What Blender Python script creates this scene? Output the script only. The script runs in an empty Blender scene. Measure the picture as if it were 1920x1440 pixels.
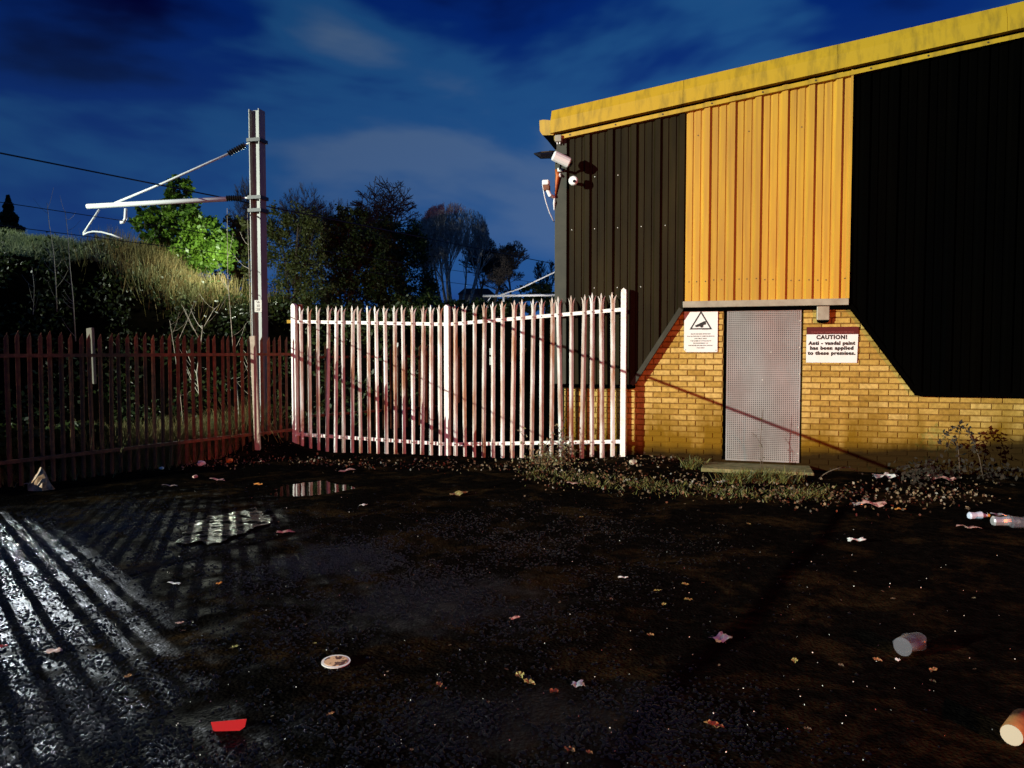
import bpy, bmesh, math, random
import numpy as np
from mathutils import Vector, Matrix
random.seed(7); rng = np.random.default_rng(7)
S = bpy.context.scene
C = S.collection
R = math.radians
# ------------------------------------------------------------------ camera
F = 1423.0; CX, CY = 960.0, 720.0; PITCH = math.atan(63 / F)
CAM = Vector((0, 0, 1.45))
cd = bpy.data.cameras.new('camera'); cam = bpy.data.objects.new('camera', cd); C.objects.link(cam)
cam.location = CAM; cam.rotation_euler = (R(90) - PITCH, 0, 0)
cd.sensor_width = 36; cd.lens = 36 * F / 1920; cd.clip_start = 0.05; cd.clip_end = 1500
S.camera = cam
S.view_settings.view_transform = 'Standard'; S.view_settings.look = 'None'
S.view_settings.exposure = 0; S.view_settings.gamma = 1; S.view_settings.use_curve_mapping = False
S.render.resolution_x = 1024; S.render.resolution_y = 768
# ------------------------------------------------------------------ night sky
W = bpy.data.worlds.new('World'); S.world = W; W.use_nodes = True
nt = W.node_tree; nt.nodes.clear()
def N(t, typ, **kw):
    n = t.nodes.new(typ)
    for k, v in kw.items():
        if k == 'ins':
            for a, b in v.items(): n.inputs[a].default_value = b
        else: setattr(n, k, v)
    return n
out = N(nt, 'ShaderNodeOutputWorld'); bg = N(nt, 'ShaderNodeBackground')
tc = N(nt, 'ShaderNodeTexCoord')
mp = N(nt, 'ShaderNodeMapping'); mp.inputs['Scale'].default_value = (1.1, 1.1, 3.0); mp.inputs['Location'].default_value = (0.75, 0.2, 0.95)
mp.inputs['Rotation'].default_value = (0, R(-14), 0)
n1 = N(nt, 'ShaderNodeTexNoise', ins={'Scale': 1.9, 'Detail': 5.0, 'Roughness': 0.46, 'Distortion': 0.25})
cr = N(nt, 'ShaderNodeValToRGB'); cr.color_ramp.interpolation = 'EASE'
e = cr.color_ramp.elements
e[0].position = 0.37; e[0].color = (0.0004, 0.0010, 0.022, 1)
e[1].position = 0.63; e[1].color = (0.042, 0.078, 0.150, 1)
x = e.new(0.46); x.color = (0.0008, 0.012, 0.095, 1)
x = e.new(0.53); x.color = (0.007, 0.044, 0.135, 1)
sx = N(nt, 'ShaderNodeSeparateXYZ')
hz = N(nt, 'ShaderNodeMapRange', ins={'From Min': 0.0, 'From Max': 0.38, 'To Min': 1.0, 'To Max': 0.0})
mixh = N(nt, 'ShaderNodeMixRGB', ins={'Color2': (0.026, 0.092, 0.30, 1)})
mulh = N(nt, 'ShaderNodeMath', operation='MULTIPLY', ins={1: 0.45})
L = nt.links.new
L(tc.outputs['Generated'], mp.inputs[0]); L(mp.outputs[0], n1.inputs['Vector']); L(n1.outputs['Fac'], cr.inputs[0])
L(tc.outputs['Generated'], sx.inputs[0]); L(sx.outputs['Z'], hz.inputs['Value']); L(hz.outputs[0], mulh.inputs[0])
L(mulh.outputs[0], mixh.inputs['Fac']); L(cr.outputs[0], mixh.inputs['Color1'])
# the town side (left) of the sky is duller than the right
lr = N(nt, 'ShaderNodeMapRange', ins={'From Min': -0.75, 'From Max': 0.25, 'To Min': 0.55, 'To Max': 1.0})
ml = N(nt, 'ShaderNodeMixRGB', blend_type='MULTIPLY', ins={'Fac': 1.0})
L(sx.outputs['X'], lr.inputs['Value']); L(mixh.outputs[0], ml.inputs['Color1']); L(lr.outputs[0], ml.inputs['Color2'])
L(ml.outputs[0], bg.inputs['Color']); bg.inputs['Strength'].default_value = 1.6; L(bg.outputs[0], out.inputs[0])
# ------------------------------------------------------------------ lamps and two added fill spots (all outside the frame or behind the trees)
def lamp(name, loc, target, irr, dist, color, size_deg, blend, radius):
    ld = bpy.data.lights.new(name, 'SPOT'); o = bpy.data.objects.new(name, ld); C.objects.link(o)
    ld.energy = irr * 4 * math.pi * dist ** 2; ld.color = color; ld.spot_size = R(size_deg); ld.spot_blend = blend
    ld.shadow_soft_size = radius; o.location = loc
    o.rotation_euler = (Vector(target) - Vector(loc)).to_track_quat('-Z', 'Y').to_euler()
    return o
LK = Vector((-43.0, -19.5, 9.62))
lamp('rail_floodlight', LK, (-2.0, 9.6, 2.6), 5.4, 53.0, (0.88, 0.96, 0.83), 25.0, 0.62, 0.02)
lamp('sodium_street_lamp', (5.5, -7.0, 3.4), (.6, 9.6, .5), 1.25, 17.5, (1.0, 0.15, 0.012), 42.0, 0.85, 0.06)
lamp('lamp_beyond_fence', (-15.3, 19.2, 4.5), (-15.3 + .602*20, 19.2 - .799*20, 0.0), 3.8, 20.0, (0.86, 0.94, 1.0), 9.6, 0.35, 0.04)
lamp('bank_fill', (-17.2, 18.6, 6.4), (-12.6, 21.0, 4.6), 3.6, 5.0, (0.93, 1.0, 0.86), 75.0, 0.6, 0.1)  # added spot, brightens the bank top beside lamp_beyond_fence
lamp('far_arm_fill', (.2, 29.6, 2.3), (.9, 34.0, 3.2), 2.2, 6.0, (1.0, 0.93, 0.88), 70.0, 0.6, 0.1)  # added spot so the far mast arm and hut show up lit
LT = Vector((-7.55, 19.8, 3.95))
ld = bpy.data.lights.new('lamp_by_green_tree', 'POINT'); o = bpy.data.objects.new('lamp_by_green_tree', ld); C.objects.link(o)
ld.energy = 380; ld.color = (0.95, 1.0, 0.80); ld.shadow_soft_size = 0.02; o.location = LT
# ------------------------------------------------------------------ pixel helpers (used once, to turn measurements into metres)
CP, SP = math.cos(PITCH), math.sin(PITCH)
def ray(px, py):
    a = (px - CX) / F; v = -(py - CY) / F
    return Vector((a, CP + v * SP, -SP + v * CP))
def at(px, py, Y):
    r = ray(px, py); return CAM + r * (Y / r.y)
def zat(py, Y): return at(CX, py, Y).z
TH = R(17)
U = Vector((math.cos(TH), -math.sin(TH), 0)); NW = Vector((-math.sin(TH), -math.cos(TH), 0)); B0 = Vector((2.52, 10.07, 0))
def wl(px, py, d=0.0):
    r = ray(px, py); t = ((B0 + NW * d) - CAM).dot(NW) / r.dot(NW); p = CAM + r * t
    return ((p - B0).dot(U), p.z)
def gh(x, y):
    """height of the ground"""
    h = 0.012 * math.sin(x * 0.9 + 1.1) * math.sin(y * 0.7) + 0.006 * math.sin(x * 3.1 + y * 1.7) + 0.004 * math.sin(x * 7.3 - y * 5.1)
    g = min(max((y - 6.5) / 3.5, 0), 1); g = g * g * (3 - 2 * g)
    h += g * -0.07
    # rubble and leaves heaped between the gate and the door
    h += 0.12 * math.exp(-(((x - 1.75) / 0.55) ** 2 + ((y - 10.15) / 0.35) ** 2))
    # mound of soil and leaves where fence and gate meet
    h += 0.30 * math.exp(-(((x + 3.75) / 0.50) ** 2 + ((y - 11.3) / 0.6) ** 2))
    # shallow hollows that hold water
    for (cx, cy, rx, ry) in PUD: 
        q = ((x - cx) / rx) ** 2 + ((y - cy) / ry) ** 2
        if q < 6: h -= 0.035 * math.exp(-q)
    return h
PUD = [(-2.36, 6.2, 0.26, 0.85), (-2.15, 8.0, 0.42, 0.55)]
def G(px, py):
    p = None; z = 0.0
    for _ in range(4):
        r = ray(px, py); t = (z - CAM.z) / r.z; p = CAM + r * t; z = gh(p.x, p.y)
    return Vector((p.x, p.y, z))
# ------------------------------------------------------------------ object helpers
def tag(o, label=None, cat=None, group=None, kind=None):
    if label: o['label'] = label
    if cat: o['category'] = cat
    if group: o['group'] = group
    if kind: o['kind'] = kind
    return o
def empty(name, loc, label, cat, group=None, rz=0):
    o = bpy.data.objects.new(name, None); C.objects.link(o); o.location = loc; o.rotation_euler = (0, 0, rz); o.empty_display_size = .2
    return tag(o, label, cat, group)
class MB:
    def __init__(s): s.v = []; s.f = []
    def poly(s, pts):
        b = len(s.v); s.v += [tuple(p) for p in pts]; s.f.append(tuple(range(b, b + len(pts))))
    def box(s, x0, x1, y0, y1, z0, z1):
        b = len(s.v)
        s.v += [(x0,y0,z0),(x1,y0,z0),(x1,y1,z0),(x0,y1,z0),(x0,y0,z1),(x1,y0,z1),(x1,y1,z1),(x0,y1,z1)]
        for q in ((0,3,2,1),(4,5,6,7),(0,1,5,4),(1,2,6,5),(2,3,7,6),(3,0,4,7)): s.f.append(tuple(b+i for i in q))
    def tube(s, pts, rads, n=6, cap=True):
        pts = [Vector(p) for p in pts]
        if not hasattr(rads, '__len__'): rads = [rads] * len(pts)
        b = len(s.v); up = None
        for i, p in enumerate(pts):
            t = (pts[min(i+1, len(pts)-1)] - pts[max(i-1, 0)])
            if t.length < 1e-9: t = Vector((0,0,1))
            t.normalize()
            if up is None: up = Vector((0,0,1)) if abs(t.z) < .9 else Vector((1,0,0))
            a = t.cross(up)
            if a.length < 1e-6: a = t.orthogonal()
            a.normalize(); c = a.cross(t).normalized(); up = c
            for k in range(n):
                g = 2*math.pi*k/n; q = p + (a*math.cos(g) + c*math.sin(g)) * rads[i]; s.v.append(tuple(q))
        for i in range(len(pts)-1):
            for k in range(n):
                s.f.append((b+i*n+k, b+i*n+(k+1)%n, b+(i+1)*n+(k+1)%n, b+(i+1)*n+k))
        if cap:
            s.f.append(tuple(b+k for k in range(n))[::-1]); m = b+(len(pts)-1)*n; s.f.append(tuple(m+k for k in range(n)))
    def prism(s, pts2, y0, y1):
        """outline in x,z extruded from y0 (front) to y1"""
        n = len(pts2); b = len(s.v)
        s.v += [(p[0], y0, p[1]) for p in pts2] + [(p[0], y1, p[1]) for p in pts2]
        s.f.append(tuple(range(b, b+n))); s.f.append(tuple(range(b+2*n-1, b+n-1, -1)))
        for i in range(n): j = (i+1) % n; s.f.append((b+i, b+n+i, b+n+j, b+j))
    def mesh(s, name, smooth=False):
        m = bpy.data.meshes.new(name); m.from_pydata(s.v, [], s.f)
        bm = bmesh.new(); bm.from_mesh(m); bmesh.ops.recalc_face_normals(bm, faces=bm.faces); bm.to_mesh(m); bm.free()
        if smooth: m.polygons.foreach_set('use_smooth', [True]*len(m.polygons))
        return m
    def build(s, name, material, parent=None, loc=None, smooth=False, bevel=0, kind=None):
        m = s.mesh(name, smooth); m.materials.append(material)
        return put(name, m, parent, loc, bevel, kind)
def put(name, mesh, parent=None, loc=None, bevel=0, kind=None, rot=None, scale=None):
    o = bpy.data.objects.new(name, mesh); C.objects.link(o)
    if parent: o.parent = parent
    if loc is not None: o.location = loc
    if rot is not None: o.rotation_euler = rot
    if scale is not None: o.scale = scale
    if bevel:
        b = o.modifiers.new('bevel', 'BEVEL'); b.width = bevel; b.segments = 2; b.limit_method = 'ANGLE'
    if kind: o['kind'] = kind
    return o
def quads(name, V, material, parent=None, kind=None, nper=4):
    """V: (n, nper, 3) array of separate faces"""
    n = len(V); m = bpy.data.meshes.new(name)
    m.vertices.add(n*nper); m.vertices.foreach_set('co', np.ascontiguousarray(V, dtype=np.float32).ravel())
    m.loops.add(n*nper); m.loops.foreach_set('vertex_index', np.arange(n*nper, dtype=np.int32))
    m.polygons.add(n); m.polygons.foreach_set('loop_start', np.arange(0, n*nper, nper, dtype=np.int32))
    m.update(calc_edges=True); m.materials.append(material)
    return put(name, m, parent, kind=kind)
# ------------------------------------------------------------------ materials
def M(name, col, rough=.6, metal=0, col2=None, scale=6, fac=(.35, .65), bump=0, bscale=40, spec=.5, stretch=None, coords='Object', transl=0, detail=5, rand=0, coat=0):
    m = bpy.data.materials.new(name); m.use_nodes = True; t = m.node_tree; p = t.nodes['Principled BSDF']
    p.inputs['Base Color'].default_value = (*col, 1); p.inputs['Roughness'].default_value = rough
    p.inputs['Metallic'].default_value = metal; p.inputs['Specular IOR Level'].default_value = spec
    p.inputs['Coat Weight'].default_value = coat
    c = N(t, 'ShaderNodeTexCoord'); vec = c.outputs[coords]
    if rand:
        oi = N(t, 'ShaderNodeObjectInfo'); ad = N(t, 'ShaderNodeVectorMath', operation='ADD'); sc = N(t, 'ShaderNodeMath', operation='MULTIPLY', ins={1: 57.0})
        t.links.new(oi.outputs['Random'], sc.inputs[0]); t.links.new(vec, ad.inputs[0]); t.links.new(sc.outputs[0], ad.inputs[1]); vec = ad.outputs[0]
    if stretch:
        g = N(t, 'ShaderNodeMapping'); g.inputs['Scale'].default_value = stretch; t.links.new(vec, g.inputs[0]); vec2 = g.outputs[0]
    else: vec2 = vec
    last = None
    if col2:
        n = N(t, 'ShaderNodeTexNoise', ins={'Scale': scale, 'Detail': detail, 'Roughness': .6}); t.links.new(vec2, n.inputs['Vector'])
        r = N(t, 'ShaderNodeMapRange', ins={'From Min': fac[0], 'From Max': fac[1]}); t.links.new(n.outputs['Fac'], r.inputs['Value'])
        x = N(t, 'ShaderNodeMixRGB', ins={'Color1': (*col, 1), 'Color2': (*col2, 1)}); t.links.new(r.outputs[0], x.inputs['Fac'])
        t.links.new(x.outputs[0], p.inputs['Base Color']); last = x
    if rand and rand is not True:
        oi2 = N(t, 'ShaderNodeObjectInfo'); r2 = N(t, 'ShaderNodeMapRange', ins={'To Min': 1 - rand, 'To Max': 1 + rand}); t.links.new(oi2.outputs['Random'], r2.inputs['Value'])
        y = N(t, 'ShaderNodeMixRGB', blend_type='MULTIPLY', ins={'Fac': 1.0, 'Color1': (*col, 1)})
        if last: t.links.new(last.outputs[0], y.inputs['Color1'])
        t.links.new(r2.outputs[0], y.inputs['Color2']); t.links.new(y.outputs[0], p.inputs['Base Color']); last = y
    if bump:
        n = N(t, 'ShaderNodeTexNoise', ins={'Scale': bscale, 'Detail': 4}); t.links.new(vec, n.inputs['Vector'])
        b = N(t, 'ShaderNodeBump', ins={'Strength': bump, 'Distance': .01}); t.links.new(n.outputs['Fac'], b.inputs['Height']); t.links.new(b.outputs[0], p.inputs['Normal'])
    if transl:
        tr = N(t, 'ShaderNodeBsdfTranslucent'); mx = N(t, 'ShaderNodeMixShader', ins={0: transl}); o = t.nodes['Material Output']
        if last: t.links.new(last.outputs[0], tr.inputs['Color'])
        else: tr.inputs['Color'].default_value = (*col, 1)
        t.links.new(p.outputs[0], mx.inputs[1]); t.links.new(tr.outputs[0], mx.inputs[2]); t.links.new(mx.outputs[0], o.inputs[0])
    return m
m_white = M('white_paint', (.80,.78,.72), .5, col2=(.62,.56,.47), scale=9, fac=(.5,.75), bump=.1)
m_gate = M('galvanised_gate', (.80,.79,.76), .5, col2=(.40,.20,.11), scale=7, fac=(.38,.64), stretch=(1,1,.22), rand=.16, bump=.3, bscale=70)
m_rail = M('galvanised_rail', (.88,.87,.83), .5, col2=(.62,.5,.38), scale=9, fac=(.55,.8), rand=True)
m_brownfence = M('brown_painted_steel', (.19,.062,.028), .6, col2=(.08,.030,.016), scale=14, bump=.3, rand=.4, spec=.3)
m_yellow = M('yellow_cladding', (.60,.335,.028), .42, col2=(.45,.225,.032), scale=2.6, fac=(.3,.7), bump=.06, bscale=6, stretch=(7,1,.35), rand=.10)
m_fascia = M('yellow_fascia', (.53,.315,.012), .5, col2=(.22,.14,.012), scale=2.2, fac=(.46,.80), stretch=(5,1,1.2), bump=.05)
m_dark = M('dark_cladding', (.025,.0168,.0050), .55, col2=(.013,.0088,.003), scale=3, stretch=(1,1,.2), bump=.05, spec=.08)
m_black = M('black_cladding', (.0012,.0010,.0008), .9, col2=(.0008,.0008,.0008), scale=3, stretch=(1,1,.2), spec=0)
m_flash = M('grey_flashing', (.40,.36,.27), .45, col2=(.28,.24,.18), scale=6)
m_trim = M('olive_trim', (.045,.042,.027), .45, col2=(.03,.028,.018), scale=6, spec=.3)
m_screw = M('screw', (.05,.04,.03), .5); m_screw2 = M('bright_screw', (.8,.78,.7), .3, .3)
m_door = M('perforated_steel', (.40,.40,.39), .42, .35, col2=(.27,.26,.245), scale=2.2, fac=(.35,.7), bump=.1, stretch=(1,1,.6))
m_void = M('dark_void', (.01,.01,.01), .9)
m_concrete = M('mossy_concrete', (.26,.22,.10), .85, col2=(.10,.11,.03), scale=9, bump=.6, bscale=60)
m_post = M('concrete_post', (.55,.47,.36), .8, col2=(.38,.32,.24), scale=12, bump=.4, bscale=90)
m_mast = M('galvanised_mast', (.30,.30,.28), .5, .1, col2=(.20,.20,.19), scale=4, stretch=(1,1,.3))
m_mastd = M('dark_steel', (.02,.02,.022), .5)
m_tube = M('pale_tube', (.80,.82,.80), .4)
m_ins = M('brown_insulator', (.012,.010,.010), .35)
m_wire = M('wire', (.02,.02,.025), .5)
m_bark = M('bark', (.085,.07,.055), .9, col2=(.04,.035,.03), scale=20)
m_birch = M('pale_bark', (.62,.60,.56), .8, col2=(.12,.11,.10), scale=14)
m_sapling = M('sapling_bark', (.50,.46,.36), .7, col2=(.30,.26,.19), scale=18)
m_leafg = M('bright_leaves', (.19,.34,.035), .4, col2=(.06,.14,.016), scale=2.2, transl=.55, spec=.6)
m_leafd = M('dark_leaves', (.022,.042,.010), .45, col2=(.035,.046,.010), scale=1.5, transl=.25, spec=.25)
m_leafo = M('olive_leaves', (.10,.12,.030), .5, col2=(.045,.065,.014), scale=1.5, transl=.4)
m_grassdry = M('dry_grass', (.40,.45,.26), .8, col2=(.18,.24,.08), scale=1.2, transl=.3)
m_reed = M('brown_reed', (.20,.14,.045), .8, col2=(.09,.10,.03), scale=2, transl=.35)
m_weed = M('weed_leaves', (.20,.20,.05), .6, col2=(.05,.055,.012), scale=14, fac=(.42,.58), transl=.2)
m_litterleaf = M('dead_leaves', (.22,.145,.075), .5, col2=(.03,.016,.008), scale=14, fac=(.42,.56), bump=.2)
m_soil = M('soil', (.003,.0024,.0015), 1.0, col2=(.0018,.0018,.001), scale=4, bump=1, bscale=12, spec=0)
m_bramble = M('bramble_stem', (.10,.07,.045), .7)

# brick: each brick gets its own tone; green algae and damp staining low down is in world height
def brick_mat(name='buff_brick', dim=1.0):
    m = bpy.data.materials.new(name); m.use_nodes = True; t = m.node_tree; p = t.nodes['Principled BSDF']; K = t.links.new
    oi = N(t, 'ShaderNodeObjectInfo'); geo = N(t, 'ShaderNodeNewGeometry'); sep = N(t, 'ShaderNodeSeparateXYZ'); K(geo.outputs['Position'], sep.inputs[0])
    ramp = N(t, 'ShaderNodeValToRGB'); ee = ramp.color_ramp.elements
    ee[0].color = (.40,.225,.045,1); ee[1].color = (.64,.42,.13,1); q = ee.new(.5); q.color = (.54,.335,.080,1)
    nb = N(t, 'ShaderNodeTexWhiteNoise'); nb.noise_dimensions = '1D'; K(oi.outputs['Random'], nb.inputs['W']); K(oi.outputs['Random'], ramp.inputs[0])
    if dim < 1:
        for q_ in ee: q_.color = (.16*dim*3, .085*dim*3, .022*dim*3, 1)
    n = N(t, 'ShaderNodeTexNoise', ins={'Scale': 26.0, 'Detail': 5}); K(geo.outputs['Position'], n.inputs['Vector'])
    mr = N(t, 'ShaderNodeMapRange', ins={'From Min': .35, 'From Max': .7, 'To Min': 1.1, 'To Max': .72}); K(n.outputs['Fac'], mr.inputs['Value'])
    mu = N(t, 'ShaderNodeMixRGB', blend_type='MULTIPLY', ins={'Fac': 1.0}); K(ramp.outputs[0], mu.inputs['Color1']); K(mr.outputs[0], mu.inputs['Color2'])
    # streaky damp stain
    mp = N(t, 'ShaderNodeMapping'); mp.inputs['Scale'].default_value = (3.2, 3.2, .9); K(geo.outputs['Position'], mp.inputs[0])
    n2 = N(t, 'ShaderNodeTexNoise', ins={'Scale': 1.0, 'Detail': 5, 'Roughness': .6}); K(mp.outputs[0], n2.inputs['Vector'])
    zz = N(t, 'ShaderNodeMapRange', ins={'From Min': 1.15, 'From Max': 0.05, 'To Min': -.22, 'To Max': .42}); K(sep.outputs['Z'], zz.inputs['Value'])
    ad = N(t, 'ShaderNodeMath', operation='ADD'); K(n2.outputs['Fac'], ad.inputs[0]); K(zz.outputs[0], ad.inputs[1])
    mr2 = N(t, 'ShaderNodeMapRange', ins={'From Min': .48, 'From Max': .80}); K(ad.outputs[0], mr2.inputs['Value'])
    al = N(t, 'ShaderNodeMixRGB', ins={'Color2': (.20,.105,.008,1)}); K(mr2.outputs[0], al.inputs['Fac']); K(mu.outputs[0], al.inputs['Color1'])
    # darker along the foot of the wall, rising higher towards the right end
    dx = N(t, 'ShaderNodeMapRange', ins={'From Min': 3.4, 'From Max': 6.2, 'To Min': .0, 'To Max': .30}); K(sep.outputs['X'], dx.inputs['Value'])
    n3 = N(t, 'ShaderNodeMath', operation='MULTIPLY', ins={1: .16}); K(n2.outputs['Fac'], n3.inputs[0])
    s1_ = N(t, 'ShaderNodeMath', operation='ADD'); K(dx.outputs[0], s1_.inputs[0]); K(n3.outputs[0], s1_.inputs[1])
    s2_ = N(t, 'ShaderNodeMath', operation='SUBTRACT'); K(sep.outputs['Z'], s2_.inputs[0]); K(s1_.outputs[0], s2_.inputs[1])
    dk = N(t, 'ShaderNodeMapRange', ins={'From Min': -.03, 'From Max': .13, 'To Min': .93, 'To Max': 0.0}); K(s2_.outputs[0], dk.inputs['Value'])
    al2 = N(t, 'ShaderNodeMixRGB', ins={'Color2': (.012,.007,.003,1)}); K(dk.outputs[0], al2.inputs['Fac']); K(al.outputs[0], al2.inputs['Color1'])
    K(al2.outputs[0], p.inputs['Base Color']); p.inputs['Roughness'].default_value = .9; p.inputs['Specular IOR Level'].default_value = .06
    nn = N(t, 'ShaderNodeTexNoise', ins={'Scale': 160.0, 'Detail': 3}); K(geo.outputs['Position'], nn.inputs['Vector'])
    b = N(t, 'ShaderNodeBump', ins={'Strength': .5, 'Distance': .004}); K(nn.outputs['Fac'], b.inputs['Height']); K(b.outputs[0], p.inputs['Normal'])
    return m
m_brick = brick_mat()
m_mortar = brick_mat('mortar', .46)

# wet tarmac: nearly black, dull when dry, with wet areas of stones that glint one by one
WET = [(-3.4, 4.2, 2.2, 3.4), (-.45, 4.3, .8, .6), (-1.3, 5.2, .5, .6), (-1.5, 2.7, .8, .5), (.1, 2.9, .7, .4), (-2.3, 6.2, .45, .9)]
def tarmac():
    m = bpy.data.materials.new('wet_tarmac'); m.use_nodes = True; t = m.node_tree; p = t.nodes['Principled BSDF']; K = t.links.new
    def mth(op, a, b=None, clamp=False):
        n = N(t, 'ShaderNodeMath', operation=op); n.use_clamp = clamp
        for i, v in enumerate((a, b)):
            if v is None: continue
            if isinstance(v, (int, float)): n.inputs[i].default_value = v
            else: K(v, n.inputs[i])
        return n.outputs[0]
    geo = N(t, 'ShaderNodeNewGeometry'); P = geo.outputs['Position']
    def noise(sc, d, r_, dist=0): n = N(t, 'ShaderNodeTexNoise', ins={'Scale': sc, 'Detail': d, 'Roughness': r_, 'Distortion': dist}); K(P, n.inputs['Vector']); return n.outputs['Fac']
    def mr(v, a, b, c, d): n = N(t, 'ShaderNodeMapRange', ins={'From Min': a, 'From Max': b, 'To Min': c, 'To Max': d}); K(v, n.inputs['Value']); return n.outputs[0]
    big2 = noise(1.7, 6, .7, .4); mid = noise(14.0, 5, .65); fin = noise(170.0, 3, .6); lum = noise(4.5, 5, .6)
    mask = None
    for (x, y, rx, ry) in WET:
        mp_ = N(t, 'ShaderNodeMapping'); mp_.vector_type = 'POINT'; mp_.inputs['Location'].default_value = (-x/rx, -y/ry, 0); mp_.inputs['Scale'].default_value = (1/rx, 1/ry, 0)
        K(P, mp_.inputs[0]); l = N(t, 'ShaderNodeVectorMath', operation='LENGTH'); K(mp_.outputs[0], l.inputs[0])
        v = mr(l.outputs['Value'], .3, 1.3, 1, 0); mask = v if mask is None else mth('MAXIMUM', mask, v)
    wetn = mth('ADD', mask, mth('MULTIPLY', mth('SUBTRACT', lum, .5), 2.2)); wet = mr(wetn, .30, 1.0, 0, 1)
    mud = mr(big2, .50, .64, 0, 1)
    c1 = N(t, 'ShaderNodeMixRGB', ins={'Color1': (.0045,.0036,.0028,1), 'Color2': (.023,.014,.006,1)}); K(mud, c1.inputs['Fac'])
    c2 = N(t, 'ShaderNodeMixRGB', blend_type='MULTIPLY', ins={'Fac': 1.0}); K(c1.outputs[0], c2.inputs['Color1']); K(mr(mid, .3, .7, .4, 1.8), c2.inputs['Color2'])
    c3 = N(t, 'ShaderNodeMixRGB', ins={'Color2': (.0035,.0035,.0035,1)}); K(mth('MULTIPLY', wet, .9), c3.inputs['Fac']); K(c2.outputs[0], c3.inputs['Color1'])
    K(c3.outputs[0], p.inputs['Base Color'])
    K(mr(wet, 0, .8, .9, .42), p.inputs['Roughness']); K(mr(wet, 0, 1, .0, .07), p.inputs['Specular IOR Level'])
    vor = N(t, 'ShaderNodeTexVoronoi', ins={'Scale': 58.0, 'Randomness': 1.0}); K(P, vor.inputs['Vector'])
    b1 = N(t, 'ShaderNodeBump', ins={'Distance': .012, 'Strength': .35}); K(mth('MULTIPLY', vor.outputs['Distance'], -1.0), b1.inputs['Height'])
    b3 = N(t, 'ShaderNodeBump', ins={'Strength': .35, 'Distance': .03}); K(mid, b3.inputs['Height']); K(b1.outputs[0], b3.inputs['Normal'])
    # random tilt of each stone
    sub = N(t, 'ShaderNodeVectorMath', operation='SUBTRACT'); sub.inputs[1].default_value = (.5, .5, .5); K(vor.outputs['Color'], sub.inputs[0])
    sc = N(t, 'ShaderNodeVectorMath', operation='SCALE'); K(sub.outputs[0], sc.inputs[0]); K(mr(wet, 0, .6, .05, .22), sc.inputs['Scale'])
    ad = N(t, 'ShaderNodeVectorMath', operation='ADD'); K(b3.outputs[0], ad.inputs[0]); K(sc.outputs[0], ad.inputs[1])
    nm = N(t, 'ShaderNodeVectorMath', operation='NORMALIZE'); K(ad.outputs[0], nm.inputs[0]); K(nm.outputs[0], p.inputs['Normal'])
    return m
m_tarmac = tarmac()
m_water = M('puddle_water', (.004,.004,.004), .03, bump=.06, bscale=9, spec=.6)
m_film = M('thin_water_film', (.004,.004,.004), .11, bump=.6, bscale=45, spec=.8)
def break_up(m):
    t = m.node_tree; p = t.nodes['Principled BSDF']; c = N(t, 'ShaderNodeNewGeometry')
    n = N(t, 'ShaderNodeTexNoise', ins={'Scale': 8.0, 'Detail': 6, 'Roughness': .7}); t.links.new(c.outputs['Position'], n.inputs['Vector'])
    for key, lo, hi in (('Specular IOR Level', 0.0, .85), ('Roughness', .8, .10)):
        q = N(t, 'ShaderNodeMapRange', ins={'From Min': .44, 'From Max': .52, 'To Min': lo, 'To Max': hi}); t.links.new(n.outputs['Fac'], q.inputs['Value']); t.links.new(q.outputs[0], p.inputs[key])
break_up(m_film)

# ------------------------------------------------------------------ ground
def axis(lo, hi, fine_lo, fine_hi, step, far):
    a = list(np.arange(fine_lo, fine_hi, step)); x = fine_hi; s = step
    while x < hi: a.append(x); s *= far; x += s
    a.append(hi); x = fine_lo; s = step
    pre = []
    while True:
        s *= far; x -= s
        if x <= lo: break
        pre.append(x)
    pre.append(lo)
    return sorted(pre) + a
gx = axis(-300, 300, -8, 8, .09, 1.22); gy = axis(-60, 500, .8, 13, .09, 1.22)
V = [(x, y, gh(x, y)) for y in gy for x in gx]; nx = len(gx)
Fc = [(j*nx+i, j*nx+i+1, (j+1)*nx+i+1, (j+1)*nx+i) for j in range(len(gy)-1) for i in range(nx-1)]
m = bpy.data.meshes.new('ground'); m.from_pydata(V, [], Fc); m.materials.append(m_tarmac); m.polygons.foreach_set('use_smooth', [True]*len(Fc))
tag(put('ground', m), 'wet dark tarmac yard strewn with grit and mud', kind='structure')
for i, (cx, cy, rx, ry) in enumerate(PUD):
    b = MB(); zc = gh(cx, cy) + (.017, .021)[i]
    b.poly([(cx + rx*(1.15, .95)[i]*math.cos(a)*(1+.16*math.sin(3*a+i)+.07*math.sin(11*a)+.05*math.sin(23*a)), cy + ry*(.72, .95)[i]*math.sin(a)*(1+.12*math.sin(5*a)+.06*math.sin(13*a)), zc + (.014, 0)[i]) for a in np.linspace(0, 2*math.pi, 90)[:-1]])
    tag(b.build('puddle', (m_film, m_water)[i]), ('puddle nearest the left fence mirroring bright light', 'small puddle before the gate mirroring its palings')[i], kind='structure')

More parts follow.
